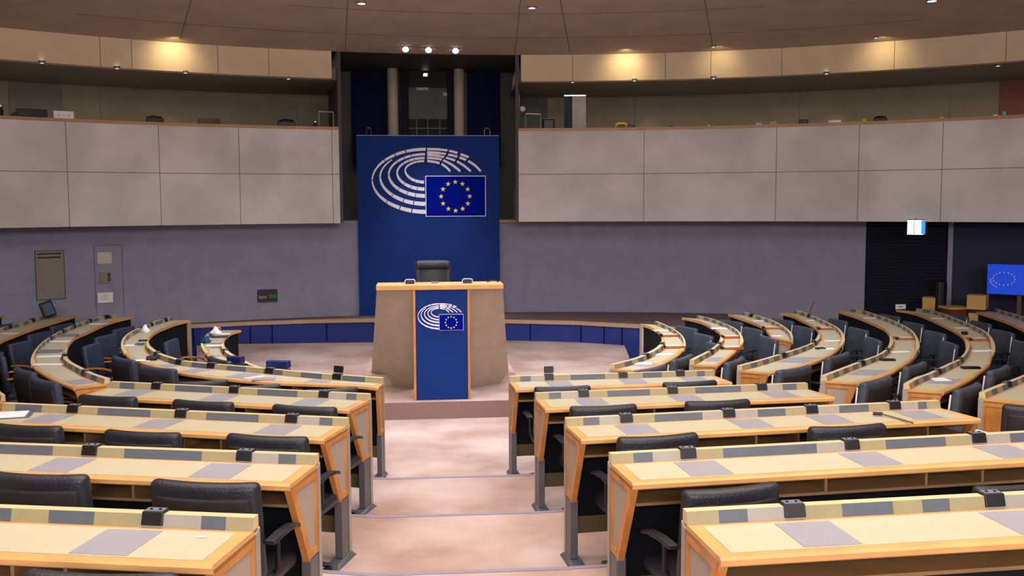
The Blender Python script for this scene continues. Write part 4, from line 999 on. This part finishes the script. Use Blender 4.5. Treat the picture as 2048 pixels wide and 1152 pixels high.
# gallery back wall doors
def gal_door(name, px0, px1, m):
    a0, a1 = ang(oncyl(px0, 200, RG)), ang(oncyl(px1, 200, RG)); b = MB()
    b.sweep([[cp(RG-.04, a, ZC+.25), cp(RG, a, ZC+.25), cp(RG, a, ZF0-.02), cp(RG-.04, a, ZF0-.02)] for a in np.linspace(a0, a1, 8)], m); struct(b.build(name))
gal_door('door_3', 18, 122, 'grey_board'); gal_door('door_4', 2000, 2100, 'red_wood')

# ------------------------------------------------------------------ things on the desks
def onworktop(px, py, z=ZWA): return onz(px, py, z+.004)
def item(name, px, py, w_, d_, h_, m, rz, label, cat, z=ZWA, bevel=0):
    p = onworktop(px, py, z); b = MB(); b.box(-w_/2, w_/2, -d_/2, d_/2, 0, h_, m); o = b.build(name, bevel=bevel); o.location = p; o.rotation_euler = (0, 0, rz); tag(o, label, cat); return o
def tray(px, py, rz, label):
    p = onworktop(px, py); t = empty('document_tray', p, rz, label, 'tray')
    b = MB(); w_, d_ = .22, .17; b.box(-w_/2, w_/2, -d_/2, d_/2, 0, .008, 'tray_wood'); b.box(-w_/2, w_/2, -d_/2-.01, -d_/2, 0, .03, 'tray_wood'); b.box(-w_/2-.01, -w_/2, -d_/2, d_/2, 0, .03, 'tray_wood'); b.build('tray', t)
    b = MB(); b.box(-w_/2+.02, w_/2-.01, -d_/2+.01, d_/2-.01, .0085, .016, 'paper'); b.build('paper', t)
    b = MB(); b.tube([(-w_/2-.03, -.05, 0), (-w_/2-.03, -.05, .035)], .016, 'black', 8); b.build('pen_cap', t)
tray(1341, 672, 0, 'wooden tray with paper on innermost right curved desk, far one')
tray(1348, 695, 0, 'wooden tray with paper on innermost right curved desk, near one')
tray(1464, 675, 0, 'wooden tray with paper on second right curved desk, far one')
tray(1464, 697, 0, 'wooden tray with paper on second right curved desk, near one')
tray(1545, 657, -.1, 'wooden tray with paper on the short right curved desk')
tray(1654, 658, 0, 'wooden tray with paper on the fourth right curved desk')
tray(1811, 678, 0, 'wooden tray with paper on the fifth right curved desk')
tray(1958, 680, 0, 'wooden tray with paper on the sixth right curved desk')
PAPERS = [(1286, 727, .18, .14, 'white sheet near the near end of the innermost right curved desk'), (1327, 709, .22, .12, 'printed sheet midway on the innermost right curved desk'), (1322, 661, .2, .1, 'papers at the far end of the innermost right curved desk'),
    (1440, 657, .24, .14, 'white papers at the far end of the second right curved desk'), (1517, 642, .18, .10, 'paper at the far end of the short right curved desk'), (1553, 672, .14, .08, 'small sheet at the open end of the short right curved desk'),
    (1667, 682, .22, .08, 'long narrow sheet on the fourth right curved desk'), (1652, 698, .20, .10, 'grey leaflet near the bend of the fourth right curved desk'), (1625, 641, .18, .08, 'leaflet at the far end of the fourth right curved desk'),
    (1799, 704, .24, .09, 'white sheet near the bend of the fifth right curved desk'), (1740, 636, .20, .08, 'leaflet at the far end of the fifth right curved desk'), (1966, 702, .26, .10, 'white sheet at the bend of the sixth right curved desk'),
    (1879, 759, .16, .16, 'white sheet on the grey pad of the sixth right curved desk'), (1925, 656, .2, .07, 'curled sheet at the far end of the sixth right curved desk'), (1873, 637, .18, .06, 'small leaflet near the far end of the sixth right curved desk'),
    (120, 683, .24, .12, 'white sheet high on the second left curved desk'), (99, 713, .26, .11, 'white sheet in a dark folder on the second left curved desk'), (98, 729, .32, .10, 'long white sheet nearest the bend of the second left curved desk'),
    (197, 648, .24, .10, 'thin white tablet at the far end of the second left curved desk'), (262, 691, .16, .10, 'white sheet at the bend of the long left desk'), (285, 721, .18, .12, 'white sheet beside a black pouch on the long left desk'),
    (430, 691, .20, .09, 'white sheet on the small left curved desk'), (449, 668, .15, .08, 'pale sheet at the far end of the small left curved desk'), (20, 667, .24, .08, 'pale sheet on the third left curved desk')]
for px, py, w_, d_, lb in PAPERS: item('paper_sheet', px, py, w_, d_, .004, 'paper', random.uniform(-.15, .15), lb, 'paper')
item('folder', 135, 672.5, .26, .12, .02, 'grey_plastic', .1, 'grey folder at the upper part of the second left curved desk', 'folder')
item('laptop', 99, 704, .26, .14, .02, 'grey_plastic', .05, 'closed grey laptop on the second left curved desk', 'laptop', bevel=.004)
item('folder', 279, 690, .09, .10, .02, 'panel_slate', 0, 'blue grey folder beside the sheet at the long left desk bend', 'folder')
item('pouch', 304, 720, .12, .09, .045, 'black', .2, 'black pouch on the long left desk near the bend', 'pouch', bevel=.015)
item('phone', 286, 682, .10, .05, .015, 'black', 0, 'small black phone at the bend of the long left desk', 'phone')
item('book', 439, 675, .20, .10, .02, 'leather_navy', 0, 'dark closed book on the small left curved desk', 'book')
item('phone', 1641, 698, .10, .08, .015, 'black_gloss', .1, 'dark phone on the fourth right curved desk', 'phone')
item('spectacles', 1775, 721, .16, .07, .02, 'black', -.1, 'black folded item on the fifth right curved desk', 'spectacles', bevel=.006)
item('phone', 1941, 737, .18, .07, .02, 'black_gloss', -.1, 'dark blue phone case on the sixth right curved desk', 'phone')
item('pouch', 1929, 669, .07, .06, .04, 'black', 0, 'black clip at the inner edge of the sixth right curved desk', 'pouch', bevel=.012)
item('pen', 508, 756, .20, .02, .012, 'white', .55, 'white pen lying on the long left desk near the podium', 'pen')
item('folder', 528, 758, .22, .14, .004, 'pad_grey', 0, 'grey leaflet beside the white pen on the long left desk', 'folder')
def tissue(px, py, m, label):
    p = onworktop(px, py); b = MB(); n = 9; random.seed(px)
    rings = []
    for k, (r, z) in enumerate(((.055, 0), (.065, .02), (.045, .05), (.02, .085), (.004, .10))): rings.append([Vector((r*random.uniform(.7, 1.3)*math.cos(2*math.pi*i/n), r*random.uniform(.7, 1.3)*math.sin(2*math.pi*i/n), z*random.uniform(.85, 1.15) if k else 0)) for i in range(n)])
    b.sweep(rings, m); o = b.build('crumpled_tissue'); o.location = p; tag(o, label, 'tissue')
tissue(290, 664, 'white', 'crumpled white tissue on the long left desk'); tissue(432, 668, 'white', 'crumpled white tissue on the far end of the small left desk'); tissue(412, 686, 'teal', 'crumpled blue cloth on the outer edge of the small left desk')
# blue screens of the small left desk
def screen(px0, px1, py0, py1, z, Yd, rz, label):
    p = ony((px0+px1)/2, py1, Yd); t = empty('monitor', (p.x, p.y, ZWA), rz, label, 'monitor'); w_ = (px1-px0)/F*Yd*.95; zt_ = ony(px0, py0, Yd).z-ZWA
    b = MB(); b.box(-w_/2, w_/2, 0, .09, max(.03, zt_-.26), zt_, 'monitor_blue'); b.build('casing', t, bevel=.008)
    b = MB(); b.box(-.05, .05, .02, .07, 0, zt_-.2, 'black'); b.box(-.10, .10, -.04, .12, 0, .012, 'black'); b.build('stand', t)
screen(450, 484, 714, 737, 0, 10.75, -.45, 'dark blue monitor back on the small left desk, left one')
screen(529, 578, 723, 748, 0, 10.35, -.30, 'dark blue monitor back on the small left desk, right one')
p = ony(95, 618, 15.6)
t = empty('chair_with_teal_back', (p.x, p.y, 0), .3, 'tilted dark chair with teal back before the left wall', 'chair')
pad(.19, .06, .235, 'black', .02, 0, 2, Matrix.Translation((0, 0, p.z)) @ Matrix.Rotation(-.32, 4, 'Y')).build('backrest', t)
pad(.14, .02, .19, 'teal', .008, 0, 2, Matrix.Translation((.015, -.03, p.z)) @ Matrix.Rotation(-.32, 4, 'Y')).build('back_cushion', t)
b = MB(); b.tube([(0, .02, 0), (0, .02, p.z-.15)], .03, 'black', 8); b.disc((0, .02), .22, 0, .03, 'black', 16); b.build('pedestal', t)
# straight desk things
zz = ZC-1.43-HW
t = empty('open_binder', onz(8, 832, zz+.004), .2, 'open white binder with grey border at the left end of middle left desk', 'binder')
b = MB(); b.box(-.18, .18, -.11, .11, 0, .006, 'panel_slate'); b.build('cover', t)
b = MB(); b.box(-.20, .15, -.10, .09, .006, .012, 'paper'); b.build('page', t)
p0, p1 = onz(1746, 827, zz+.02), onz(1800, 838, zz+.012); t = empty('gooseneck_microphone', p0, 0, 'black gooseneck microphone lying across the middle right desk', 'microphone')
b = MB(); b.tube([(0, 0, 0), (.06, -.02, .0)], .012, 'black', 8); b.build('microphone_head', t)
b = MB(); b.tube([(.05, -.017, 0), p1-p0, onz(1826, 846, zz+.01)-p0], .006, 'board_olive', 6); b.build('neck', t)
p = onz(1619, 626, ZT+.01); t = empty('gooseneck_microphone', p, 0, 'upright gooseneck microphone at the far end of fourth right curved desk', 'microphone')
b = MB(); b.tube([(0, 0, 0), (.03, 0, .08), (.06, 0, .15)], .006, 'black', 6); b.build('neck', t)
b = MB(); b.tube([(.06, 0, .15), (.075, 0, .175)], .011, 'black', 8); b.build('microphone_head', t)
p = onz(1801, 618, ZWA); b = MB(); b.box(-.085, .085, -.005, .005, 0, .075, 'paper'); o = b.build('name_card'); o.location = p; tag(o, 'white name card standing on the far tip of sixth right curved desk', 'card')
b = MB()
for k in range(3): b.box(-.04+k*.025, -.025+k*.03, -.007, -.005, .03, .045, 'monitor_blue')
b.build('print', o)
for k, x in enumerate((399.5, 407)): item('sticker', x, 1074, .016, .016, .002, 'white', 0, 'tiny white sticker on the nearest left desk, %s of two' % ('left' if k == 0 else 'right'), 'sticker', z=ZC-1.21-HW)
p = onz(1085, 997, ZROW[2]); q = onz(1122, 968, ZROW[2]); b = MB(); b.tube([p+Vector((0, 0, .01)), p.lerp(q, .4)+Vector((-.05, 0, .08)), q+Vector((0, 0, .09)), q+Vector((.3, .1, .05))], .007, 'black', 6); o = b.build('cable'); tag(o, 'black cable looping behind the foot of fourth nearest right desk', 'cable')
p = onz(164, 1145, ZROW[5]+.95)
item('paper_sheet', 1945, 866, .22, .16, .006, 'paper', .3, 'white papers lying on a chair seat beside the third right desk end', 'paper', z=.80)
